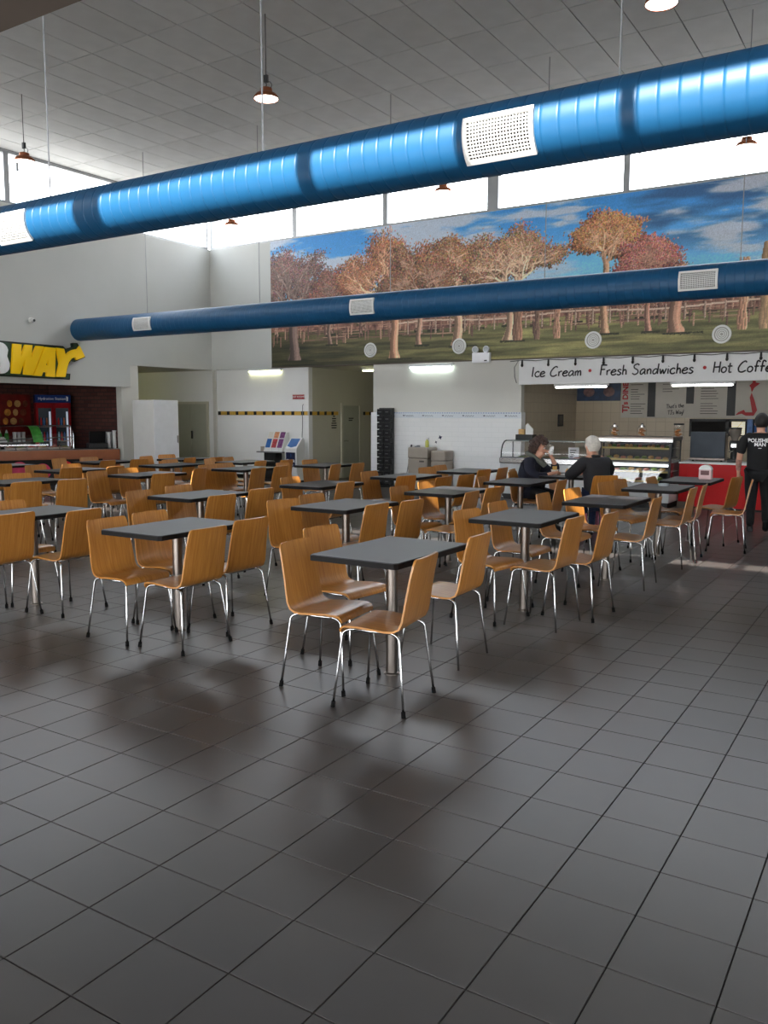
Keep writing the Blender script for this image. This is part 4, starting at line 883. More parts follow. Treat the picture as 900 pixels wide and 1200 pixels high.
# biscuit jars on the tall cabinet
jr = None
for px, lab in ((720, 'glass biscuit jar on the left of the tall cabinet top'), (752, 'glass biscuit jar in the middle of the tall cabinet top'), (795, 'straight glass biscuit jar at the right end of the tall cabinet top')):
    x = at_y(px, 512, 14.62).x
    if px == 795 or jr is None:
        j = thing('biscuit_jar', lab, 'jar', (x, 14.62, 1.19), group='biscuit jars on the cabinet')
        if px == 795: pr_ = [(.07, 0), (.078, .012), (.078, .19), (.07, .20)]; lid = [(.082, .20), (.082, .225), (0, .227)]
        else: pr_ = [(.055, 0), (.08, .03), (.085, .09), (.07, .14), (.052, .16)]; lid = [(.056, .16), (.056, .18), (.02, .185), (.018, .2), (.024, .22), (0, .225)]
        MB().lathe(pr_, n=18, cap=False).build('jar_glass', GLASS, j, True); MB().lathe(lid, n=18, cap=False).build('jar_lid', CHROME if px != 795 else BLACK, j, True)
        q = random.Random(px)
        for i in range(9): MB().ball((q.uniform(-.035, .035), q.uniform(-.035, .035), .02+i*.0125), (.034, .034, .013), 9, 5).build('biscuit', COOKIE, j, True)
        jr = jr or j
    else: dup(jr, (x, 14.62, 1.19), .4, lab)
# black crate with cups on the low cabinet
t = thing('cutlery_box', 'black box of straws and napkins on the salad cabinet', 'box', (-6.2, 14.85, 1.085))
MB().rbox(-.17, .17, -.1, .1, 0, .10, .006).build('box_body', BLACK, t); MB().rbox(-.13, -.01, -.06, .04, .10, .2, .008).build('napkin_pack', BREAD, t)
MB().add([(.0, -.03, .1), (.15, -.03, .1), (.15, -.03, .20), (.04, -.03, .31), (.0, -.03, .27), (.0, .0, .1), (.15, .0, .1), (.15, .0, .20), (.04, .0, .31), (.0, .0, .27)], [(0,1,2,3,4),(9,8,7,6,5),(0,5,6,1),(1,6,7,2),(2,7,8,3),(3,8,9,4),(4,9,5,0)]).build('folded_card', WHITE, t)
t = thing('price_card', 'white price card standing behind the salad cabinet glass', 'card', (-5.3, 14.95, .72)); MB().rbox(-.1, .1, 0, .012, 0, .24, .003).build('card_sheet', SIGNWHITE, t); m_ = MB()
for i in range(4): m_.box(-.07, .05-.02*i, -.002, 0, .18-.04*i, .195-.04*i)
m_.build('card_print', INK, t)
t = thing('paper_cup_stack', 'stack of white paper cups behind the salad cabinet glass', 'cups', (-5.0, 14.95, .72)); MB().lathe([(.03, 0), (.042, .1), (.036, .1), (.045, .2), (.038, .2), (.046, .27)], n=16).build('stacked_cups', WHITE, t, True); MB().lathe([(.046, .27), (.049, .275), (.046, .28)], n=16).build('cup_rim', SIGNWHITE, t, True)
ORD = ['rightmost', 'second from the right', 'third from the right', 'fourth from the right', 'fifth from the right', 'fourth from the left', 'third from the left', 'second from the left', 'leftmost']
ORL = ['leftmost', 'second from the left', 'third from the left', 'fourth from the left', 'fifth from the left', 'second from the right', 'rightmost']
# ------------------------------------------------------------------ left food shop: sign, counter, fridge
xs = XL+.02
t = thing('illuminated_wall_sign', 'white and yellow raised letters ending in an arrow above the brown food counter', 'sign', (xs, 10.6, 2.5))
cpx = lambda u, v: at_x(u/8.18, 390+v/8.18, xs+.09)
def pts(l): return [(p.y-10.6, p.z-2.5) for p in (cpx(u, v) for u, v in l)]
FX = lambda u, v, d: (d, u, v)
wy0 = pts([(108, 395)])[0][0]; zt, zb = pts([(122, 100)])[0][1], pts([(108, 395)])[0][1]
back = pts([(-30, 72), (0, 78), (615, 132), (640, 158), (705, 138), (700, 100), (750, 100), (824, 232), (722, 274), (690, 264), (658, 310), (642, 390), (682, 395), (677, 447), (620, 440), (50, 412), (-30, 408)])
L0 = wy0-2.35
back = [(L0, zt+.05)]+back[1:-1]+[(L0, zb-.06)]
MB().prism(back, FX, 0, .05).build('sign_backing', GREENDK, t)
out = [(u*1.0, v) for u, v in back]
rim = MB().tube([(.052, u, v) for u, v in back], .012, 6, closed=True).build('sign_rim', BLACK, t, True)
for l, holes in (([(122, 100), (205, 108), (200, 235), (240, 110), (312, 116), (302, 240), (350, 122), (424, 128), (314, 412), (228, 405), (238, 250), (192, 400), (108, 395)], []),
                 ([(432, 130), (535, 140), (530, 427), (446, 420), (448, 380), (412, 377), (398, 417), (318, 411)], [[(440, 308), (462, 308), (468, 245)]]),
                 ([(540, 140), (612, 150), (629, 215), (660, 180), (700, 160), (745, 152), (766, 122), (818, 228), (735, 262), (722, 232), (690, 245), (662, 280), (645, 330), (625, 430), (540, 427), (566, 300)], [])):
    c0 = (sum(a for a, b in l)/len(l), sum(b for a, b in l)/len(l)); sh_ = lambda k: [(c0[0]+(a-c0[0])*.975, c0[1]+(b-c0[1])*.97) for a, b in k]
    MB().prism(pts(sh_(l)), FX, .05, .095, holes=[pts(sh_(h)) for h in holes]).build('yellow_letter', YELLOW, t)
def rr_(y0, y1, z0, z1, r, n=5):
    o = []
    for cx, cy, a in ((y1-r, z1-r, 0), (y0+r, z1-r, 90), (y0+r, z0+r, 180), (y1-r, z0+r, 270)):
        o += [(cx+r*math.cos(math.radians(a+90*i/n)), cy+r*math.sin(math.radians(a+90*i/n))) for i in range(n+1)]
    return o
H_ = zt-zb; b0 = wy0-.70; b1 = wy0-.02; zm = zb+H_*.52
bo = [(b0, zb), (b0, zt)]+[(b1-.16-.02+.16*math.sin(math.radians(a))-.0, zt-.16*1+.16*math.cos(math.radians(a))) for a in range(0, 100, 20)]+[(b1-.05, zm+.03), (b1-.04, zm)]+[(b1-.17+.17*math.sin(math.radians(a)), zb+.17+.17*math.cos(math.radians(a))) for a in range(60, 190, 20)]
MB().prism(bo, FX, .05, .095, holes=[rr_(b0+.2, b1-.2, zm+.07, zt-.11, .04), rr_(b0+.2, b1-.18, zb+.1, zm-.07, .04)]).build('white_letter', SIGNWHITE, t)
u0, u1 = wy0-1.46, wy0-.78
MB().prism([(u0, zt), (u0, zb+.16), (u0+.05, zb+.04), (u0+.16, zb), (u1-.16, zb), (u1-.05, zb+.04), (u1, zb+.16), (u1, zt), (u1-.2, zt), (u1-.2, zb+.2), (u1-.25, zb+.15), (u0+.25, zb+.15), (u0+.2, zb+.2), (u0+.2, zt)], FX, .05, .095).build('white_letter', SIGNWHITE, t)
s0, s1 = wy0-2.22, wy0-1.54; q = H_
MB().prism([(s1, zt-.02*q), (s1, zt-.22*q), (s0+.24, zt-.22*q), (s0+.22, zt-.3*q), (s0+.24, zt-.38*q), (s1-.1, zt-.42*q), (s1, zt-.52*q), (s1, zb+.14*q), (s1-.12, zb), (s0, zb), (s0, zb+.2*q), (s1-.24, zb+.2*q), (s1-.22, zb+.3*q), (s1-.26, zb+.36*q), (s0+.1, zb+.42*q), (s0, zb+.55*q), (s0, zt-.14*q), (s0+.12, zt)], FX, .05, .095).build('white_letter', SIGNWHITE, t)
t = thing('security_camera', 'small round security camera on the left wall above the yellow sign', 'camera', (XL, 10.52, 3.37)); MB().lathe([(.05, 0), (.05, .02), (.045, .025)], n=16, axis='X').build('camera_base', WHITE, t, True); MB().ball((.055, 0, -.005), (.045, .045, .045), 12, 8).build('camera_dome', mat('white_dome', srgb(220, 220, 218), .3), t, True); MB().lathe([(.024, .09), (.026, .102), (0, .103)], c=(0, .01, -.01), n=12, axis='X').build('camera_lens', BLACK, t, True)

# counter: front line runs from the jamb back into the shop
A_, B_ = Vector((-14.86, 12.66, 0)), Vector((-16.05, 10.62, 0)); d_ = (B_-A_).normalized(); nrm = Vector((-d_.y, d_.x, 0))
nrm = nrm if nrm.x < 0 else -nrm                                          # points into the shop
t = thing('food_counter', 'brown-fronted food counter under the yellow sign', 'counter', A_, math.atan2(d_.y, d_.x)); Lc = 3.3
sgn = 1 if Vector((-math.sin(t.rotation_euler.z), math.cos(t.rotation_euler.z), 0)).dot(nrm) > 0 else -1
Y_ = lambda a, b: (min(a*sgn, b*sgn), max(a*sgn, b*sgn))
MB().rbox(0, Lc, *Y_(0, .65), .76, .79, .004).build('steel_worktop', STEEL, t)
MB().rbox(0, Lc, *Y_(-.02, .02), .58, .775, .004).build('brown_fascia', BROWNLAM, t)
MB().rbox(0, .36, *Y_(.0, .04), .02, .58, .004).build('brown_end_panel', BROWNLAM, t)
cp = MB().rbox(.36, Lc, *Y_(.04, .08), .02, .58, .004).build('dark_front_panel', DARK, t)
rq = random.Random(4)
for i, x in enumerate((.7, 1.15, 1.6, 2.05, 2.5, 2.95)):
    MB().lathe([(0, 0), (.17, 0), (.17, .006), (0, .006)], c=(x, 0, .33+.05*(i % 2)), n=18, axis='Y', cap=False).xf(Matrix.Translation((0, (.034 if sgn > 0 else -.04), 0))).build('round_picture', [GREEN, mat('bright_red_print', srgb(206, 30, 40), .5, var=.2, scale=9), PINK, PINK, RED, GREEN][i], cp)
t2 = thing('sneeze_guard', 'curved glass sneeze guard with a chrome edge on the brown food counter', 'glass screen', t.location, t.rotation_euler.z)
gp = [(.06, .80), (.05, .95), (.09, 1.10), (.18, 1.22), (.30, 1.28), (.46, 1.29)]
def guard(x0, x1):
    vs = [(x, y*sgn, z) for x in (x0, x1) for y, z in gp]+[(x, y*sgn+.006*sgn, z-.003) for x in (x0, x1) for y, z in gp]; n = len(gp)
    return MB().add(vs, [(i, i+1, n+i+1, n+i) for i in range(n-1)]+[(2*n+i, 3*n+i, 3*n+i+1, 2*n+i+1) for i in range(n-1)]+[(0, n, 3*n, 2*n), (n-1, 3*n-1, 4*n-1, 2*n-1)])
guard(.95, 2.4).build('curved_glass', GLASS, t2, True); guard(2.42, 3.25).build('curved_glass', GLASS, t2, True)
for x in (.95, 2.41, 3.25): MB().tube([(x, y*sgn, z) for y, z in gp], .013, 8).tube([(x, .46*sgn, .79), (x, .46*sgn, 1.29)], .012, 8).build('chrome_hoop', CHROME, t2, True)
MB().tube([(.95, .46*sgn, 1.295), (3.25, .46*sgn, 1.295)], .014, 8).tube([(.95, .09*sgn, 1.06), (2.4, .07*sgn, 1.0)], .010, 8).build('chrome_rail', CHROME, t2, True)
sv = [(x, (y-.008)*sgn, z) for x in (1.55, 1.75) for y, z in gp[1:]]; MB().add([(p[0]+.12*(i % 5)/5, p[1], p[2]) for i, p in enumerate(sv)], [(i, i+1, 5+i+1, 5+i) for i in range(4)]).build('green_leaf_strip', GREEN, t2)
for i, x in enumerate((1.1, 1.32, 1.54, 1.76, 1.98, 2.2, 2.62, 2.84, 3.06)):
    tr_ = thing('filling_tray', 'steel tray of sandwich filling under the sneeze guard, %s' % ORD[i], 'tray', t.matrix_basis @ Vector((x, .32*sgn, .792)), t.rotation_euler.z, 'filling trays in the food counter')
    MB().rbox(-.1, .1, -.14, .14, 0, .05, .006).build('tray_body', STEEL, tr_); MB().ball((0, 0, .045), (.085, .12, .03), 9, 5).build('filling', [LETTUCE, HAM, BREAD, mat('tomato_red', srgb(190, 60, 44), .5, var=.3, scale=40)][i % 4], tr_, True)
# till, cups, squeeze bottles on the counter
def on_counter(x, y): return t.matrix_basis @ Vector((x, y*sgn, .792))
k = thing('cash_register', 'black till at the right end of the brown food counter', 'till', on_counter(.42, .35), t.rotation_euler.z); MB().rbox(-.2, .2, -.18, .18, 0, .12, .008).build('till_drawer', BLACK, k); MB().add([(-.17, -.02, .12), (.17, -.02, .12), (.17, .08, .38), (-.17, .08, .38), (-.17, .03, .12), (.17, .03, .12), (.17, .12, .36), (-.17, .12, .36)], [(0,1,2,3),(4,7,6,5),(0,4,5,1),(3,2,6,7),(0,3,7,4),(1,5,6,2)]).build('till_screen', BLACK, k)
for x, y, lab, hh in ((.07, .2, 'stack of white cups at the right end of the brown food counter', .30), (.16, .34, 'shorter stack of white cups beside the till', .24)):
    k = thing('cup_stack', lab, 'cups', on_counter(x, y)); b = MB()
    z = 0
    while z < hh: b.lathe([(.032, z), (.04, z+.05)], n=14, cap=False); z += .045
    b.lathe([(.032, z), (.044, z+.07), (.046, z+.075)], n=14); b.build('stacked_cups', WHITE, k, True); MB().lathe([(.046, z+.075), (.048, z+.08), (.0, z+.081)], n=14, cap=False).build('top_lid', SIGNWHITE, k, True)
k = thing('soda_dispenser', 'pale drinks dispenser head by the jamb on the brown food counter', 'dispenser', on_counter(.1, .56), t.rotation_euler.z); MB().rbox(-.1, .1, -.1, .1, 0, .36, .02).build('dispenser_body', mat('pale_grey_plastic', srgb(190, 194, 194), .4), k); MB().rbox(-.07, .07, -.12, -.1, .2, .33, .006).build('dispenser_panel', GREEN, k)
# back shelf with bottles, bowls
t = thing('back_counter', 'dark counter along the brick wall behind the food counter', 'counter', (-17.58, 9.2, 0)); MB().rbox(0, .55, .95, 2.5, .86, .92, .006).build('counter_top', mat('dark_grey_stone', srgb(72, 70, 68), .4, var=.1), t); MB().box(.02, .5, .97, 2.48, .05, .86).build('cupboard', DARK, t)
t = thing('order_screen', 'dark menu screen hanging over the left end of the food shop', 'screen', (-17.5, 10.9, 1.5)); MB().rbox(0, .05, -.5, .5, 0, .42, .01).build('screen_case', BLACK, t); MB().box(.05, .053, -.46, .46, .03, .39).build('screen_face', mat('dark_screen', srgb(34, 34, 36), .2), t); MB().box(-.1, .0, -.04, .04, .1, .3).build('screen_bracket', BLACK, t)
pb = None
for i in range(7):
    y = 10.55+i*.17
    lab = 'green squeeze bottle on the back counter of the food shop, '+ORL[i]
    if pb is None:
        pb = thing('squeeze_bottle', lab, 'bottle', (-17.3, y, .92), group='green bottles on the back counter'); MB().lathe([(.04, 0), (.045, .02), (.045, .17), (.03, .2)], n=14).build('bottle_body', GREEN, pb, True); MB().lathe([(.03, .2), (.028, .22), (.008, .27)], n=12).build('bottle_nozzle', WHITE, pb, True)
    else: dup(pb, (-17.3, y, .92), 0, lab)
pb = None
for i in range(4):
    y = 10.7+i*.22; lab = 'upturned white bowl on the back counter of the food shop, '+(ORL[:3]+['rightmost'])[i]
    if pb is None:
        pb = thing('white_bowl', lab, 'bowl', (-17.15, y, .92), group='white bowls on the back counter'); MB().lathe([(.10, 0), (.095, .03), (.06, .09), (.04, .10)], n=18).build('bowl_shell', WHITE, pb, True); MB().lathe([(.04, .10), (.042, .115), (.036, .115)], n=18).build('bowl_foot', SIGNWHITE, pb, True)
    else: dup(pb, (-17.15, y, .92), 0, lab)
t = thing('drinks_fridge', 'tall red two-door drinks fridge with a blue header in the food shop', 'fridge', (0, 0, 0)); fw_ = .76
_a = -.55; _fc = at_x(62, 470, -16.75); _n = Vector((math.cos(_a), math.sin(_a), 0)); _w = Vector((-math.sin(_a), math.cos(_a), 0)); t.rotation_euler = (0, 0, _a); _o = _fc-_n*.5-_w*fw_/2; t.location = (_o.x, _o.y, 0)
FRED = mat('dark_red_fridge', srgb(140, 16, 24), .6, var=.04, spec=.1)
MB().rbox(0, .5, 0, fw_, 0.04, 1.80, .008).build('fridge_body', FRED, t); hd = MB().rbox(.0, .54, 0, fw_, 1.80, 1.98, .008).build('fridge_header', BLUE if False else mat('deep_blue_header', srgb(26, 52, 112), .6, spec=.1), t)
lettering('lettering', 'Hydration Station', .082, (.5425, fw_*.47, 1.89), (0, 1, 0), (0, 0, 1), SIGNWHITE, hd, extrude=.001)
MB().add([(.541, fw_*.88, 1.84), (.541, fw_*.92, 1.84), (.541, fw_*.93, 1.93), (.541, fw_*.87, 1.95)], [(0, 1, 2, 3)]).build('header_drop', WHITE, hd)
for i in (0, 1):
    y0 = .02+i*.37; d = MB().box(.5, .53, y0, y0+.35, .1, .2).box(.5, .53, y0, y0+.35, 1.68, 1.76).box(.5, .53, y0, y0+.035, .2, 1.68).box(.5, .53, y0+.315, y0+.35, .2, 1.68).build('fridge_door', FRED, t)
    MB().box(.495, .5035, y0+.035, y0+.315, .2, 1.68).build('door_glass', mat('dark_fridge_glass', srgb(40, 50, 62), .3, spec=.15), d)
    MB().box(.503, .508, y0+.26, y0+.30, .3, 1.6).build('lit_strip', mat('fridge_light_strip', srgb(200, 215, 240), .5, emit=(.8, .88, 1, 1), estr=.25), d)
    b = MB()
    for r_, z in enumerate((.3, .62, .94, 1.26)):
        b.box(.503, .53, y0+.035, y0+.315, z-.015, z)
    b.build('fridge_shelf', STEEL, d); 
    for r_, z in enumerate((.3, .62, .94, 1.26)):
        for j in range(3): MB().lathe([(.018, 0), (.018, .13), (.009, .17), (.009, .2)], c=(.516, y0+.09+j*.06, z), n=8).build('drink_bottle', [BLUE, mat('orange_drink', srgb(206, 96, 46), .3), mat('clear_water', srgb(150, 190, 214), .2), RED][(r_+j) % 4], d, True)
t = thing('food_poster', 'dark red food picture panel left of the drinks fridge', 'poster', (-17.6, 11.62, .93)); MB().box(.0, .03, 0, .78, 0, 1.06).build('poster_panel', mat('dark_red_print', srgb(128, 34, 30), .45, var=.4, scale=3), t)
for i in range(9): MB().ball((.032, .12+.2*(i % 3)+.06*(i // 3), .45+.2*(i // 3)), (.006, .07+.02*(i % 2), .08), 10, 6).build('food_picture', [mat('amber_print', srgb(206, 140, 60), .5, var=.4, scale=12), BREAD, mat('brown_print', srgb(120, 66, 46), .5, var=.4, scale=12)][i % 3], t)
t = thing('paper_cup_row', 'row of white paper cup stacks on the back counter', 'cups', (-17.2, 11.7, .92))
for i in range(3): MB().lathe([(.035, 0), (.046, .1), (.036, .1), (.046, .22)], c=(0, i*.11, 0), n=14).build('stacked_cups', WHITE, t, True)

# ------------------------------------------------------------------ white cabinet, brochure stand, kiosk, bins
t = thing('white_cabinet', 'tall plain white cabinet standing before the recess left of the white wall', 'cabinet', (-13.81, 12.72, 0))
MB().rbox(-.66, 0, .0, .70, .03, 1.85, .006).build('cabinet_body', WHITEMETAL, t); MB().rbox(-.655, -.005, .02, .69, 0, .04, .004).build('plinth', mat('grey_plinth', srgb(150, 152, 154), .5), t)
MB().rbox(-.65, -.01, -.012, .0, .05, 1.84, .004).build('cabinet_door', WHITE, t); MB().rbox(0, .014, .64, .67, .92, 1.08, .005).build('door_handle', CHROME, t)
t = thing('brochure_stand', 'white stepped rack of brochures on a black pedestal against the white wall', 'stand', (-12.68, 15.32, 0))
MB().rbox(-.40, .38, -.16, .16, .66, .69, .004).build('stand_shelf', mat('grey_shelf', srgb(120, 122, 122), .4), t); MB().rbox(-.22, .14, -.10, .12, 0.04, .66, .006).build('pedestal', BLACK, t); MB().rbox(-.30, .24, -.16, .16, 0, .04, .006).build('foot_plate', BLACK, t)
MB().add([(-.2, -.14, .69), (.34, -.14, .69), (.34, .14, .69), (-.2, .14, .69), (-.2, .06, 1.13), (.34, .06, 1.13), (.34, .14, 1.13), (-.2, .14, 1.13)], [(0,3,2,1),(4,5,6,7),(0,1,5,4),(1,2,6,5),(2,3,7,6),(3,0,4,7)]).build('brochure_rack', WHITE, t)
MB().rbox(-.32, -.2, -.10, .10, .69, .80, .004).build('card_box', BEIGE, t)
cols = [BLUE, mat('red_leaflet', srgb(186, 70, 76), .5, var=.4, scale=22), mat('violet_leaflet', srgb(122, 66, 120), .5, var=.5, scale=22)]
def rack_card(x, z0, w, h, m, up):
    y0 = -.14+(z0-.69)/.44*.2-.014; sl = .2/.44
    return MB().add([(x, y0, z0), (x+w, y0, z0), (x+w, y0+h*sl, z0+h), (x, y0+h*sl, z0+h), (x, y0+.012, z0), (x+w, y0+.012, z0), (x+w, y0+h*sl+.012, z0+h), (x, y0+h*sl+.012, z0+h)], [(0,1,2,3),(4,7,6,5),(0,4,5,1),(3,2,6,7),(0,3,7,4),(1,5,6,2)])
lt = 0
for i in range(3):
    for j, z in enumerate((.78, 1.0)):
        lab = [['blue', 'red', 'violet'][i], ['lower', 'upper'][j]]
        o = rack_card(-.17+i*.175, z, .13, .20 if j == 0 else .14, cols[(i+j*2) % 3] if j == 0 else [CARD, mat('orange_emblem_leaflet', srgb(216, 150, 110), .5, var=.3, scale=20), cols[2]][i], 0).build('brochure', None, None)
        o.data.materials.append(cols[i] if j == 0 else [CARD, mat('orange_emblem_leaflet', srgb(216, 150, 110), .5, var=.3, scale=20), cols[2]][i]); o.location = t.location
        tag(o, ['blue leaflet in the lower row of the brochure rack', 'red leaflet in the lower row of the brochure rack', 'violet leaflet in the lower row of the brochure rack', 'pale leaflet in the upper row of the brochure rack', 'orange leaflet in the upper row of the brochure rack', 'purple leaflet in the upper row of the brochure rack'][i+3*j], 'brochure')
for i in (0, 1): MB().rbox(-.12+i*.2, .04+i*.2, -.165, -.15, .70, .775, .003).build('shelf_label', SIGNWHITE, t)
t = thing('price_check_kiosk', 'white floor kiosk with a sloping blue panel near the corridor corner', 'kiosk', (-11.99, 15.2, 0))
side = [(-.12, .06), (.22, .06), (.22, .70), (.10, 1.0), (.06, 1.02), (-.14, .76)]
MB().prism([(y, z) for y, z in [(-.10, .05), (.16, .05), (.16, .98), (.10, 1.02), (-.13, .78), (-.13, .70)]], lambda u, v, d: (d, u, v), -.17, .17).build('kiosk_body', WHITE, t)
MB().rbox(-.2, .2, -.18, .2, 0, .05, .008).build('kiosk_base', BLACK, t)
sl = Vector((0, .23, .24)).normalized(); nn = Vector((0, -sl.z, sl.y))
pp = Vector((0, -.125, .785))+nn*.003
MB().add([pp+Vector((-.13, 0, 0))+sl*.06, pp+sl*.02, pp+Vector((.13, 0, 0))+sl*.06, pp+Vector((.13, 0, 0))+sl*.29, pp+Vector((-.13, 0, 0))+sl*.29], [(0, 1, 2, 3, 4)]).build('blue_screen', BLUE, t)
kp = MB().box(-.13, .13, -.135, -.128, .36, .69).build('navy_panel', NAVY, t)
lettering('lettering', 'Check', .095, (0, -.138, .50), (1, 0, 0), (0, 0, 1), SIGNWHITE, kp, extrude=.001, offset=.002); lettering('lettering', 'Box', .095, (0, -.138, .41), (1, 0, 0), (0, 0, 1), SIGNWHITE, kp, extrude=.001, offset=.002); lettering('lettering', '3', .10, (.01, -.138, .62), (1, 0, 0), (0, 0, 1), BLUE, kp, extrude=.001)
MB().tube([(-.03, .34, 1.0), (-.03, .36, 1.3), (-.025, .365, 1.75), (0, .365, 1.78)], .008, 6).build('power_cable', mat('grey_cable', srgb(120, 120, 120), .5), t)
t = thing('red_wall_sign', 'small red sign with white lettering on the white wall above the kiosk', 'sign', (-12.15, YB+.06, 1.95)); MB().box(-.165, .165, -.012, .005, -.05, .05).build('sign_plate', mat('dark_red_plate', srgb(164, 24, 36), .4), t); lettering('lettering', 'REST ROOMS', .062, (0, -.0135, 0), (1, 0, 0), (0, 0, 1), SIGNWHITE, t, extrude=.001)
t = thing('wall_notice', 'small column of black lettering on the corridor wall beside the door', 'notice', (-11.87, 16.6, 1.35))
for i, w in enumerate((.08, .16, .14, .2, .22, .2)): MB().box(0, .004, -w/2, w/2, .14-i*.055, .165-i*.055).build('notice_line', INK, t)
t = thing('black_shelf_stack', 'tall stack of black ribbed trays against the white block wall', 'rack', (-9.64, 15.36, 0))
MB().rbox(-.17, .17, .02, .10, .02, 1.69, .008).build('rack_back', BLACK, t)
for i in range(11):
    z = .06+i*.148; s = MB().rbox(-.165, -.008, -.07, .03, z, z+.128, .008).build('ribbed_tray', BLACK, t); s2 = MB().rbox(.008, .165, -.07, .03, z, z+.128, .008).build('ribbed_tray', BLACK, t)
    for q_, c in ((s, -.087), (s2, .087)): MB().rbox(c-.035, c+.035, -.082, -.068, z+.055, z+.072, .003).build('tray_grip', mat('grey_grip', srgb(96, 96, 98), .4), q_)
for z in (.5, 1.05, 1.45): MB().rbox(.165, .185, -.04, .03, z, z+.10, .004).build('side_latch', BLACK, t)
MB().rbox(-.19, .19, -.10, .14, 0, .03, .006).build('rack_foot', BLACK, t)
def bin_(label, x, y, w, d, h, front):
    b = thing('waste_bin', label, 'bin', (x, y, 0)); MB().rbox(0, w, 0, d, .02, h*.74, .02).build('bin_body', BEIGE, b); MB().rbox(-.005, w+.005, -.005, d+.005, h*.745, h, .025).build('bin_hood', BEIGE, b); MB().box(.02, w-.02, .02, d-.02, 0, .03).build('bin_foot', BLACK, b)
    if front:
        MB().rbox(w*.60, w*.84, -.012, .004, h*.66, h*.70, .004).build('bin_slot', mat('dark_grey_slot', srgb(96, 90, 84), .5), b); MB().box(.02, w-.02, -.004, .002, .05, h*.735).build('bin_door', BEIGE, b)
    return b
bin_('taller beige waste bin with a slotted door before the white block wall', -8.86, 15.0, .46, .42, .88, True)
bin_('second beige waste bin, half hidden right of the slotted one', -8.36, 15.08, .32, .38, .82, False)
t = thing('spray_bottle', 'yellow spray bottle with a dark trigger standing on the taller beige bin', 'bottle', (-8.52, 15.2, .88)); MB().lathe([(.034, 0), (.038, .01), (.038, .12), (.014, .16)], n=14).build('bottle_body', mat('yellow_liquid', srgb(206, 206, 96), .3), t, True); MB().rbox(-.02, .045, -.014, .014, .16, .20, .006).tube([(.035, 0, .17), (.05, 0, .13)], .006, 6).build('spray_trigger', WHITE, t)
t = thing('folded_cloth', 'small grey cloth lying on the taller beige bin', 'cloth', (-8.72, 15.15, .88)); MB().ball((0, 0, .012), (.07, .05, .016), 12, 6, lambda p: p+Vector((0, 0, .004*math.sin(p.x*80)))).build('cloth_fold', mat('grey_cloth', srgb(140, 142, 150), .9, bump=.3), t, True); MB().ball((.02, .01, .03), (.045, .03, .012), 12, 6).build('cloth_corner', mat('grey_cloth', srgb(140, 142, 150), .9), t, True)
t = thing('broom', 'thin broom leaning by the beige bins with a black tip', 'broom', (-9.06, 15.2, 0)); MB().tube([(.0, .03, .08), (.05, .20, .88)], .010, 8).build('broom_stick', mat('grey_stick', srgb(120, 122, 128), .4), t, True); MB().tube([(.045, .185, .80), (.052, .205, .92)], .016, 8).build('broom_grip', BLACK, t, True); MB().rbox(-.13, .13, -.0, .06, .0, .09, .01).build('broom_head', mat('dark_bristles', srgb(52, 52, 58), .8), t); MB().tube([(.03, .13, .6), (.13, .14, .6)], .008, 6).build('broom_clip', BLACK, t)
t = thing('wall_stickers', 'two small dark star stickers on the white block wall above the bins', 'stickers', (-8.42, YB-.035, .98))
for x, z, r in ((.05, .10, .05), (-.05, .0, .03)):
    MB().prism([(x+(r if i % 2 == 0 else r*.45)*math.cos(i*math.pi/4+.4), z+(r if i % 2 == 0 else r*.45)*math.sin(i*math.pi/4+.4)) for i in range(8)], lambda u, v, d: (u, d, v), -.006, 0).build('star_sticker', NAVY, t)
# things on tables
t = thing('napkin_dispenser', 'white domed napkin dispenser with a red band on the table before the red counter', 'dispenser', (-2.18, 10.95, .768)); MB().rbox(-.075, .075, -.05, .05, 0, .12, .01).build('dispenser_body', mat('red_white_case', srgb(226, 190, 190), .4), t); MB().prism([(-.075, .12), (.075, .12)]+[(.075*math.cos(a*math.pi/8), .12+.06*math.sin(a*math.pi/8)) for a in range(1, 8)], lambda u, v, d: (u, d, v), -.05, .05).build('dispenser_dome', WHITE, t); MB().rbox(-.05, .05, -.054, -.05, .055, .11, .002).build('dark_window', mat('dark_red_window', srgb(90, 30, 34), .3), t)
t = thing('glass_ashtray', 'clear glass dish on the fourth-row table before the red counter', 'dish', (-2.36, 9.62, .768)); MB().lathe([(.03, 0), (.055, .004), (.06, .03), (.052, .03), (.046, .012), (.0, .01)], n=20, cap=False).build('dish_shell', mat('clear_dish', srgb(190, 200, 205), .08, var=.02), t, True); MB().ball((0, 0, .014), (.03, .02, .008), 8, 5).build('sugar_sachet', WHITE, t, True)
# ------------------------------------------------------------------ people
def skin_mesh(name, N, E, root, m, M, sub=2, smooth=True):
    """N: name -> (x, y, z, r) or (x, y, z, rx, ry); E: edges of names"""
    keys = list(N); ix = {k: i for i, k in enumerate(keys)}
    me = bpy.data.meshes.new(name); me.from_pydata([N[k][:3] for k in keys], [(ix[a], ix[b]) for a, b in E], [])
    o = bpy.data.objects.new(name, me); COL.objects.link(o)
    o.modifiers.new('s', 'SKIN'); sm = o.modifiers.new('u', 'SUBSURF'); sm.levels = sub; sm.render_levels = sub
    for i, k in enumerate(keys):
        v = N[k]; sv = me.skin_vertices[0].data[i]; sv.radius = (v[3], v[4] if len(v) > 4 else v[3]); sv.use_root = (k == root)
    dg = bpy.context.evaluated_depsgraph_get(); out = bpy.data.meshes.new_from_object(o.evaluated_get(dg)); bpy.data.objects.remove(o)
    out.transform(M); out.materials.clear(); out.materials.append(m)
    for p in out.polygons: p.use_smooth = True
    out.name = name; return out
def chain(N, E, pre, pts, start=None):
    last = start
    for i, p in enumerate(pts):
        k = '%s%d' % (pre, i); N[k] = p
        if last: E.append((last, k))
        last = k
    return last
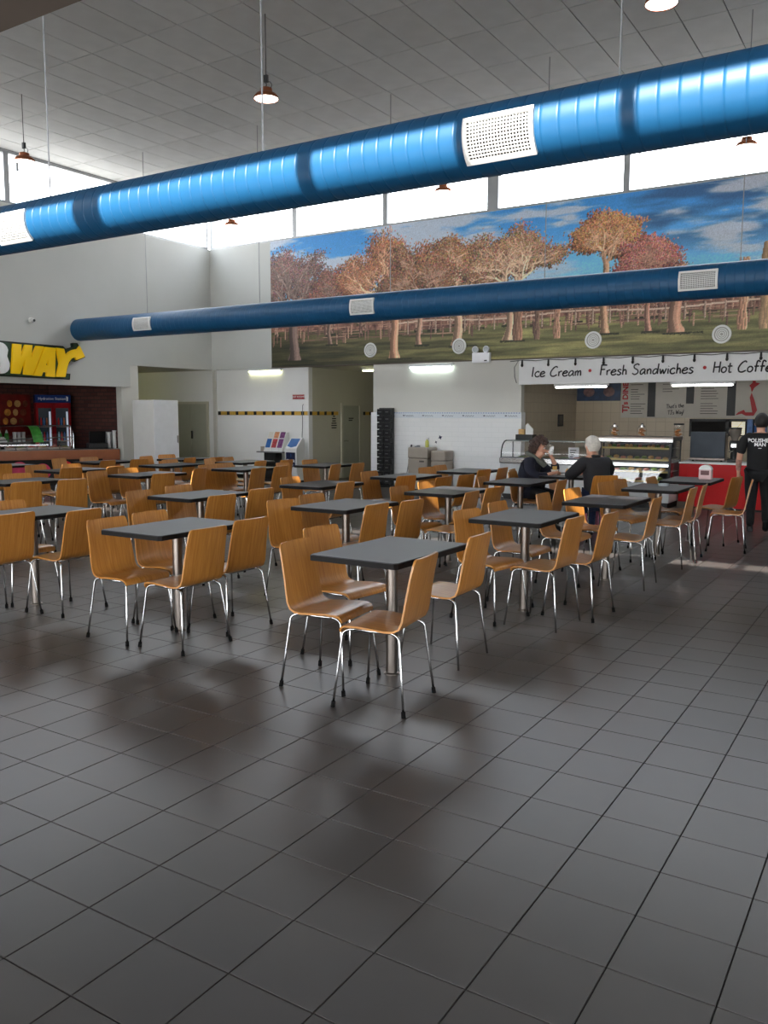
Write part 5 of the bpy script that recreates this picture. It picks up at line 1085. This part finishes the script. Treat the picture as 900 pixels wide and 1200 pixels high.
def hand(N, E, pre, wrist, d, side, up, curl=.5, s=1.):
    """palm and five fingers growing from node `wrist`; d = direction, side = thumb side, up = back of the hand"""
    w = Vector(N[wrist][:3]); d, side, up = Vector(d).normalized(), Vector(side).normalized(), Vector(up).normalized()
    pm = w+d*.055*s; N[pre+'palm'] = (*pm, .030*s, .018*s); E.append((wrist, pre+'palm'))
    for j, (off, ln) in enumerate(((.027, .068), (.009, .078), (-.009, .072), (-.027, .056))):
        a = pm+d*.038*s+side*off*s; b = a+(d*math.cos(curl*.6)-up*math.sin(curl*.6))*ln*.5*s; c = b+(d*math.cos(curl*1.6)-up*math.sin(curl*1.6))*ln*.5*s
        chain(N, E, '%sf%d' % (pre, j), [(*a, .0095*s), (*b, .0088*s), (*c, .0070*s)], pre+'palm')
    a = w+d*.03*s+side*.036*s; b = a+(d*.8+side*.6).normalized()*.032*s-up*.008; c = b+(d-up*curl*.6).normalized()*.026*s
    chain(N, E, pre+'th', [(*a, .0115*s), (*b, .0100*s), (*c, .0085*s)], pre+'palm')
def head_nodes(N, E, neck, base, f, up, s=1.):
    f, up = Vector(f).normalized(), Vector(up).normalized(); r = f.cross(up).normalized(); b = Vector(base)
    P = lambda a, c, e: b+f*a*s+up*c*s+r*e*s
    N['jaw'] = (*P(.015, .03, 0), .060*s, .066*s); E.append((neck, 'jaw'))
    N['face'] = (*P(.012, .085, 0), .073*s, .086*s); E.append(('jaw', 'face'))
    N['crown'] = (*P(-.005, .150, 0), .074*s, .088*s); E.append(('face', 'crown'))
    N['top'] = (*P(-.01, .195, 0), .048*s, .058*s); E.append(('crown', 'top'))
    N['chin'] = (*P(.075, .0, 0), .026*s); E.append(('jaw', 'chin'))
    N['nose'] = (*P(.108, .083, 0), .013*s); E.append(('face', 'nose'))
    return P
def face_parts(P, s, par, Mx, hair_m):
    tr = lambda v: Mx @ v
    sc = Mx.to_scale()[0]*s
    for e in (-1, 1):
        c = tr(P(.082, .108, .032*e)); w_ = MB().ball(c, .0125*sc, 8, 6).build('eye', mat('eye_white', srgb(230, 226, 220), .3), par, True)
        MB().ball(tr(P(.092, .108, .032*e)), .0065*sc, 8, 5).build('iris', mat('dark_iris', srgb(50, 36, 28), .3), w_, True)
        MB().ball(tr(P(-.002, .088, .078*e)), (.020*sc, .014*sc, .031*sc), 8, 6).build('ear', SKIN, par, True)
        MB().tube([tr(P(.088, .128, .016*e)), tr(P(.088, .134, .034*e)), tr(P(.076, .128, .05*e))], .0045*sc, 5).build('eyebrow', hair_m, par, True)
    MB().tube([tr(P(.082, .036, -.024)), tr(P(.094, .038, 0)), tr(P(.082, .036, .024))], .0065*sc, 6).build('lips', mat('lip_colour', srgb(176, 104, 96), .5), par, True)
def hair_cap(P, s, par, Mx, m, lift, front, low, name='hair', curl=0., seed=1):
    """shell over the skull, open over the face: cap of points in head space"""
    rr = random.Random(seed); mb = MB(); n, k = 22, 12; vs = []; fs = []
    for i in range(k+1):
        for j in range(n):
            th = 2*math.pi*j/n; cf = math.cos(th)                     # cf=1 -> front
            end = front if cf > .35 else low if cf < -.1 else low+(front-low)*((cf+.1)/.45)
            ph = math.pi/2-(math.pi/2-end)*i/k; bump = 1+curl*(rr.random()-.5)
            a = math.cos(ph)*cf*(.104+lift)*bump-.010; e = math.cos(ph)*math.sin(th)*(.083+lift)*bump; c = .125+math.sin(ph)*(.110+lift)*bump
            vs.append(Mx @ P(a, c, e))
    for i in range(k):
        for j in range(n): fs.append((i*n+j, i*n+(j+1) % n, (i+1)*n+(j+1) % n, (i+1)*n+j))
    mb.add(vs, fs)
    if curl > .1:
        for i in range(70):
            p = vs[rr.randrange(n, len(vs))]; mb.ball(p, rr.uniform(.014, .024), 7, 5)
    return mb.build(name, m, par, True)
def person(label, loc, rz, M_scale, N, E, root, clothes, group=None):
    Mx = Matrix.Diagonal((M_scale, M_scale, M_scale, 1))
    me = skin_mesh('person', N, E, root, SKIN, Mx); o = bpy.data.objects.new('person', me); COL.objects.link(o)
    o.location = loc; o.rotation_euler = (0, 0, rz); tag(o, label, 'person')
    for nm, n2, e2, r2, m2 in clothes:
        obj(nm, skin_mesh(nm, n2, e2, r2, m2, Mx), o)
    return o, Mx
BLACKCLOTH = mat('black_cotton', srgb(20, 20, 23), .85, var=.15, scale=8, bump=.25)
NAVYCLOTH = mat('navy_knit', srgb(26, 28, 44), .9, var=.15, scale=10, bump=.3)
JACKET = mat('black_jacket', srgb(24, 23, 28), .75, var=.15, scale=8, bump=.3)
JEANS = mat('blue_denim', srgb(38, 52, 84), .85, var=.15, scale=30, bump=.2)
SHOE = mat('black_shoe', srgb(18, 18, 20), .5, var=.1)
DKHAIR = mat('black_hair', srgb(28, 22, 20), .6, var=.3, scale=50, bump=.4)
BRHAIR = mat('dark_brown_hair', srgb(66, 46, 38), .6, var=.4, scale=40, bump=.6)
WHHAIR = mat('white_hair', srgb(206, 200, 190), .6, var=.15, scale=50, bump=.4)
def shoe(name, heel, toe, par, Mx, r=.050):
    h, t_ = Vector(heel), Vector(toe); N = {'a': (*h, r*.9), 'b': (*h.lerp(t_, .45), r), 'c': (*h.lerp(t_, .8), r*.95, r*.8), 'd': (*t_, r*.7, r*.55), 'e': (h.x, h.y+.01, h.z+.07, r*1.0)}
    return obj(name, skin_mesh(name, N, [('a', 'b'), ('b', 'c'), ('c', 'd'), ('a', 'e')], 'a', SHOE, Mx), par)

# standing / walking person in black, seen from behind
N = {}; E = []
N['pel'] = (0, 0, .95, .115, .08); chain(N, E, 'sp', [(0, -.005, 1.10, .125, .09), (0, -.005, 1.28, .145, .10), (0, 0, 1.40, .13, .085), (0, .012, 1.485, .056)], 'pel')
chain(N, E, 'la', [(-.135, 0, 1.42, .060), (-.205, -.01, 1.385, .058), (-.255, -.02, 1.26, .054), (-.275, -.015, 1.12, .048), (-.285, .02, 1.0, .042), (-.285, .05, .90, .030)], 'sp2')
hand(N, E, 'lh', 'la5', (0, .15, -1), (.25, 1, 0), (-1, .2, 0), .5)
chain(N, E, 'ra', [(.135, 0, 1.42, .060), (.205, -.01, 1.385, .058), (.258, 0, 1.26, .054), (.280, .0, 1.12, .048), (.285, .06, 1.0, .042), (.28, .11, .91, .030)], 'sp2')
hand(N, E, 'rh', 'ra5', (0, .25, -1), (-.25, 1, 0), (1, .2, 0), .5)
chain(N, E, 'll', [(-.09, 0, .90, .078), (-.092, .015, .70, .075), (-.088, .025, .50, .058), (-.085, .0, .30, .054), (-.085, -.02, .10, .038)], 'pel')
chain(N, E, 'rl', [(.09, 0, .90, .078), (.105, .05, .70, .075), (.115, .07, .51, .058), (.125, -.04, .34, .054), (.13, -.13, .17, .038)], 'pel')
Ph = head_nodes(N, E, 'sp3', (0, .02, 1.53), (-.25, 1, 0), (0, 0, 1))
sh = {}; se = []
sh['pel'] = (0, 0, .84, .19, .14); chain(sh, se, 'sp', [(0, -.005, 1.0, .19, .14), (0, -.005, 1.14, .188, .135), (0, -.008, 1.30, .205, .135), (0, 0, 1.41, .175, .105), (0, .01, 1.475, .070)], 'pel')
chain(sh, se, 'la', [(-.16, 0, 1.42, .075), (-.225, -.01, 1.385, .080), (-.255, -.02, 1.27, .076), (-.262, -.02, 1.15, .070)], 'sp3'); chain(sh, se, 'ra', [(.16, 0, 1.42, .075), (.225, -.01, 1.385, .080), (.258, 0, 1.27, .076), (.270, 0, 1.15, .070)], 'sp3')
tr_ = {}; te = []
tr_['pel'] = (0, 0, .94, .168, .125); chain(tr_, te, 'll', [(-.095, 0, .88, .122), (-.095, .015, .70, .108), (-.09, .025, .50, .084), (-.085, .0, .30, .068), (-.085, -.02, .07, .058)], 'pel'); chain(tr_, te, 'rl', [(.095, 0, .88, .122), (.108, .05, .70, .108), (.118, .07, .51, .084), (.125, -.04, .34, .068), (.13, -.13, .15, .058)], 'pel')
man, Mx = person('person in a black printed T-shirt and black trousers walking away past the red counter', (-1.745, 12.15, 0), .11, .892, N, E, 'pel', [('t_shirt', sh, se, 'pel', BLACKCLOTH), ('trousers', tr_, te, 'pel', BLACKCLOTH)])
face_parts(Ph, 1., man, Mx, DKHAIR); hair_cap(Ph, 1., man, Mx, DKHAIR, .018, .55, -.75)
shoe('shoe', (-.085, -.03, .045), (-.09, .16, .03), man, Mx); shoe('shoe', (.13, -.14, .12), (.13, .0, .032), man, Mx)
tat = {}; te_ = []
chain(tat, te_, 'a', [(-.276, -.015, 1.12, .0505), (-.287, .02, 1.0, .0445), (-.287, .047, .905, .0325)]); obj('tattooed_forearm', skin_mesh('tattooed_forearm', tat, te_, 'a0', TATTOO, Mx), man)
tat = {}; te_ = []
chain(tat, te_, 'a', [(.282, .0, 1.12, .0505), (.287, .06, 1.0, .0445), (.282, .105, .915, .0325)]); obj('tattooed_forearm', skin_mesh('tattooed_forearm', tat, te_, 'a0', TATTOO, Mx), man)
ts = bpy.data.objects['t_shirt']
def print_on_back(body, size, z):
    me = text_mesh(body, size, Matrix.Identity(4), SIGNWHITE, extrude=.0, offset=.002); bm = bmesh.new(); bm.from_mesh(me); bmesh.ops.subdivide_edges(bm, edges=bm.edges, cuts=1); bm.to_mesh(me); bm.free()
    dg = bpy.context.evaluated_depsgraph_get(); dg.update()
    for v in me.vertices:
        x, zz = v.co.x, z+v.co.y; hit, loc, nrm, idx = ts.evaluated_get(dg).ray_cast(Vector((x, -1, zz)), Vector((0, 1, 0)))
        v.co = (x, (loc.y if hit else -.09)-.006, zz)
    return me
bpy.context.view_layer.update()
obj('shirt_lettering', print_on_back('POLISHED', .068, 1.225), ts); obj('shirt_lettering', print_on_back('MAN', .064, 1.172), ts)
obj('shirt_print_mark', print_on_back('---', .04, 1.128), ts)

def seated(fem, N, E, lean=.0, hs=1.0, k=1.0, hf=(0, 1, -.1)):
    N['pel'] = (0, -.07, .585, .17*k, .135*k); chain(N, E, 'sp', [(0, -.09+lean*.3, .74, .15*k, .12*k), (0, -.06+lean*.7, .92, .16*k, .115*k), (0, -.02+lean, 1.05, .13*k, .09*k), (0, .03+lean*1.1, 1.115, .055)], 'pel')
    for s, q in ((-1, 'l'), (1, 'r')):
        chain(N, E, q+'l', [(s*.10, -.02, .565, .095*k), (s*.13, .18, .555, .085*k), (s*.14, .37, .53, .062), (s*.135, .36, .32, .055), (s*.13, .34, .10, .038)], 'pel')
    return head_nodes(N, E, 'sp3', (0, .055+lean*1.15, 1.145), hf, (0, .12, 1), hs)
def clothe(N, k, add, upto=None):
    return {a: (*v[:3], *[x+add for x in v[3:]]) for a, v in N.items()}
# woman: faces +X (local forward = +Y, rz = -90 deg), right arm on the table, left hand at her mouth
N = {}; E = []; Pw = seated(True, N, E, .05, .98, 1.10, (-.05, 1, -.12))
chain(N, E, 'ra', [(.15, .04, 1.04, .062), (.225, .05, .97, .064), (.27, .12, .86, .056), (.245, .24, .83, .046), (.16, .33, .86, .036), (.10, .37, .885, .027)], 'sp2'); hand(N, E, 'rh', 'ra5', (-.8, .5, .05), (.3, .7, .5), (.2, .2, 1), .7)
chain(N, E, 'la', [(-.15, .04, 1.04, .062), (-.22, .07, .97, .064), (-.25, .20, .87, .056), (-.22, .31, .90, .046), (-.14, .315, 1.02, .036), (-.09, .285, 1.11, .027)], 'sp2'); hand(N, E, 'lh', 'la5', (.45, -.25, .75), (.4, .8, .2), (-.6, .7, .2), 1.1)
co = {a: v for a, v in N.items() if a in ('pel', 'sp0', 'sp1', 'sp2') or (a[:2] in ('ra', 'la') and a[2] in '01234') or a in ('ll0', 'rl0', 'll1', 'rl1')}
ce = [(a, b) for a, b in E if a in co and b in co]; co = clothe(co, 1, .028); co['sp2'] = (*co['sp2'][:2], co['sp2'][2]+.01, co['sp2'][3]+.03, co['sp2'][4]+.025)
lg = {a: v for a, v in N.items() if a == 'pel' or a[:2] in ('ll', 'rl')}; le = [(a, b) for a, b in E if a in lg and b in lg]; lg = clothe(lg, 1, .014)
wom, Mw = person('seated dark-haired person in a navy coat raising a white napkin to the mouth', (-4.36, 10.64, 0), math.radians(-88), .898, N, E, 'pel', [('coat', co, ce, 'pel', NAVYCLOTH), ('trousers', lg, le, 'pel', BLACKCLOTH)])
face_parts(Pw, .98, wom, Mw, BRHAIR); hair_cap(Pw, .98, wom, Mw, BRHAIR, .042, .38, -.85, curl=.16, seed=4)
sc_ = MB().tube([Mw @ Vector(p) for p in ((-.10, .03, 1.14), (-.05, -.05, 1.165), (.05, -.05, 1.165), (.105, .04, 1.14), (.09, .16, 1.05), (.03, .21, .99), (-.05, .20, 1.0), (-.095, .13, 1.06))], .030, 8, closed=True).build('scarf', mat('grey_green_scarf', srgb(96, 98, 90), .9, var=.2, scale=20, bump=.4), wom, True)
for s in (-1, 1): shoe('shoe', (s*.13, .33, .045), (s*.13, .50, .03), wom, Mw)
hp = Vector(N['lhpalm'][:3])+Vector((.025, .02, .035)); hp = Mw @ hp; wom_M = Matrix.Translation((-4.36, 10.64, 0)) @ Matrix.Rotation(math.radians(-88), 4, 'Z')
k = thing('paper_napkin', 'crumpled white napkin held at the dark-haired person\'s mouth', 'napkin', wom_M @ hp); rn = random.Random(2)
MB().ball((0, 0, 0), (.035, .03, .04), 10, 8, lambda q: q*(1+.22*math.sin(q.x*190+q.z*130))).build('crumpled_paper', WHITE, k); MB().add([(-.02, -.01, .02), (.03, .01, .02), (.035, .015, .075), (-.01, -.005, .065), (-.02, -.006, .02), (.03, .014, .02), (.035, .019, .075), (-.01, -.001, .065)], [(0,1,2,3),(4,7,6,5),(0,4,5,1),(3,2,6,7),(0,3,7,4),(1,5,6,2)]).build('napkin_corner', SIGNWHITE, k)
# man: seen from behind, elbows on the table
N = {}; E = []; Pm = seated(False, N, E, .06, 1.03, 1.14, (-.28, 1, -.1))
for key in list(N):
    if key in ('sp1', 'sp2', 'sp3', 'jaw', 'face', 'crown', 'top', 'chin', 'nose'): v = N[key]; N[key] = (v[0], v[1], v[2]+.045, *v[3:])
P0 = Pm; Pm = lambda a, c, e: P0(a, c, e)+Vector((0, 0, .045))
chain(N, E, 'ra', [(.16, .04, 1.075, .066), (.235, .05, 1.0, .068), (.28, .16, .90, .058), (.26, .29, .885, .048), (.17, .36, .90, .037), (.11, .39, .905, .028)], 'sp2'); hand(N, E, 'rh', 'ra5', (-.8, .5, .05), (.3, .7, .5), (.2, .2, 1), .7)
chain(N, E, 'la', [(-.16, .04, 1.075, .066), (-.24, .05, 1.0, .068), (-.30, .15, .90, .058), (-.27, .29, .885, .048), (-.17, .37, .90, .037), (-.11, .41, .905, .028)], 'sp2'); hand(N, E, 'lh', 'la5', (.8, .5, .05), (-.3, .7, .5), (-.2, .2, 1), .7)
co = {a: v for a, v in N.items() if a in ('pel', 'sp0', 'sp1', 'sp2') or (a[:2] in ('ra', 'la') and a[2] in '01234')}
ce = [(a, b) for a, b in E if a in co and b in co]; co = clothe(co, 1, .028); co['sp2'] = (*co['sp2'][:2], co['sp2'][2]+.01, co['sp2'][3]+.03, co['sp2'][4]+.025); pass
lg = {a: v for a, v in N.items() if a == 'pel' or a[:2] in ('ll', 'rl')}; le = [(a, b) for a, b in E if a in lg and b in lg]; lg = clothe(lg, 1, .014)
mn, Mm = person('seated white-haired person in a black jacket and jeans, back to the camera', (-3.37, 10.33, 0), math.radians(45), .898, N, E, 'pel', [('jacket', co, ce, 'pel', JACKET), ('jeans', lg, le, 'pel', JEANS)])
face_parts(Pm, 1.03, mn, Mm, WHHAIR); hair_cap(Pm, 1.03, mn, Mm, WHHAIR, .018, .50, -.85, curl=.04)
MB().tube([Mm @ Vector(p) for p in ((-.075, .07, 1.13), (-.05, .0, 1.165), (.05, .0, 1.165), (.075, .07, 1.13), (.03, .14, 1.10), (-.03, .14, 1.10))], .020, 8, closed=True).build('collar', JACKET, mn, True)
for s in (-1, 1): shoe('shoe', (s*.13, .33, .045), (s*.13, .50, .03), mn, Mm)
# lunch on the couple's table
zt_ = .768
k = thing('burger', 'half-eaten bread roll on a paper on the couple\'s table', 'burger', (-3.86, 10.76, zt_)); MB().rbox(-.10, .10, -.08, .08, 0, .006, .002).build('wrapping_paper', WHITE, k); MB().lathe([(.055, .006), (.06, .02), (.058, .03)], n=16).build('bun_base', BREAD, k, True); MB().lathe([(.062, .03), (.064, .04), (.06, .045)], n=16).build('burger_filling', HAM, k, True); MB().lathe([(.058, .045), (.055, .065), (.035, .085), (0, .09)], n=16, cap=False).build('bun_lid', BREAD, k, True)
k = thing('chips_cone', 'tilted paper cone of chips on the couple\'s table', 'chips', (-4.02, 10.63, zt_)); MB().lathe([(.03, 0), (.05, .07)], n=14, cap=False).build('paper_cone', CARD, k, True)
for i in range(7): MB().box(-.005, .005, -.005, .005, .0, .10).xf(Matrix.Translation((.022*math.cos(i*.9), .022*math.sin(i*.9), .015)) @ Matrix.Rotation(.25*math.cos(i*2.), 4, 'X')).build('chip', mat('golden_chip', srgb(222, 180, 96), .6, var=.1), k)
k = thing('paper_cup', 'white paper cup on the couple\'s table by the man\'s arm', 'cup', (-3.78, 10.58, zt_)); MB().lathe([(.028, 0), (.038, .11)], n=16).build('cup_body', WHITE, k, True); MB().lathe([(.040, .11), (.040, .118), (.034, .122), (0, .122)], n=16, cap=False).build('cup_lid', SIGNWHITE, k, True)
k = thing('shopping_bag', 'pink and white patterned shopping bag on the floor under the couple\'s table', 'bag', (-3.66, 11.0, 0)); MB().rbox(-.17, .17, -.09, .09, 0, .40, .02).build('bag_body', mat('pink_white_pattern', srgb(214, 128, 160), .7, var=.5, scale=9), k); MB().tube([(-.08, -.06, .39), (-.07, -.06, .5), (.07, -.06, .5), (.08, -.06, .39)], .008, 6).build('bag_handle', WHITE, k, True)
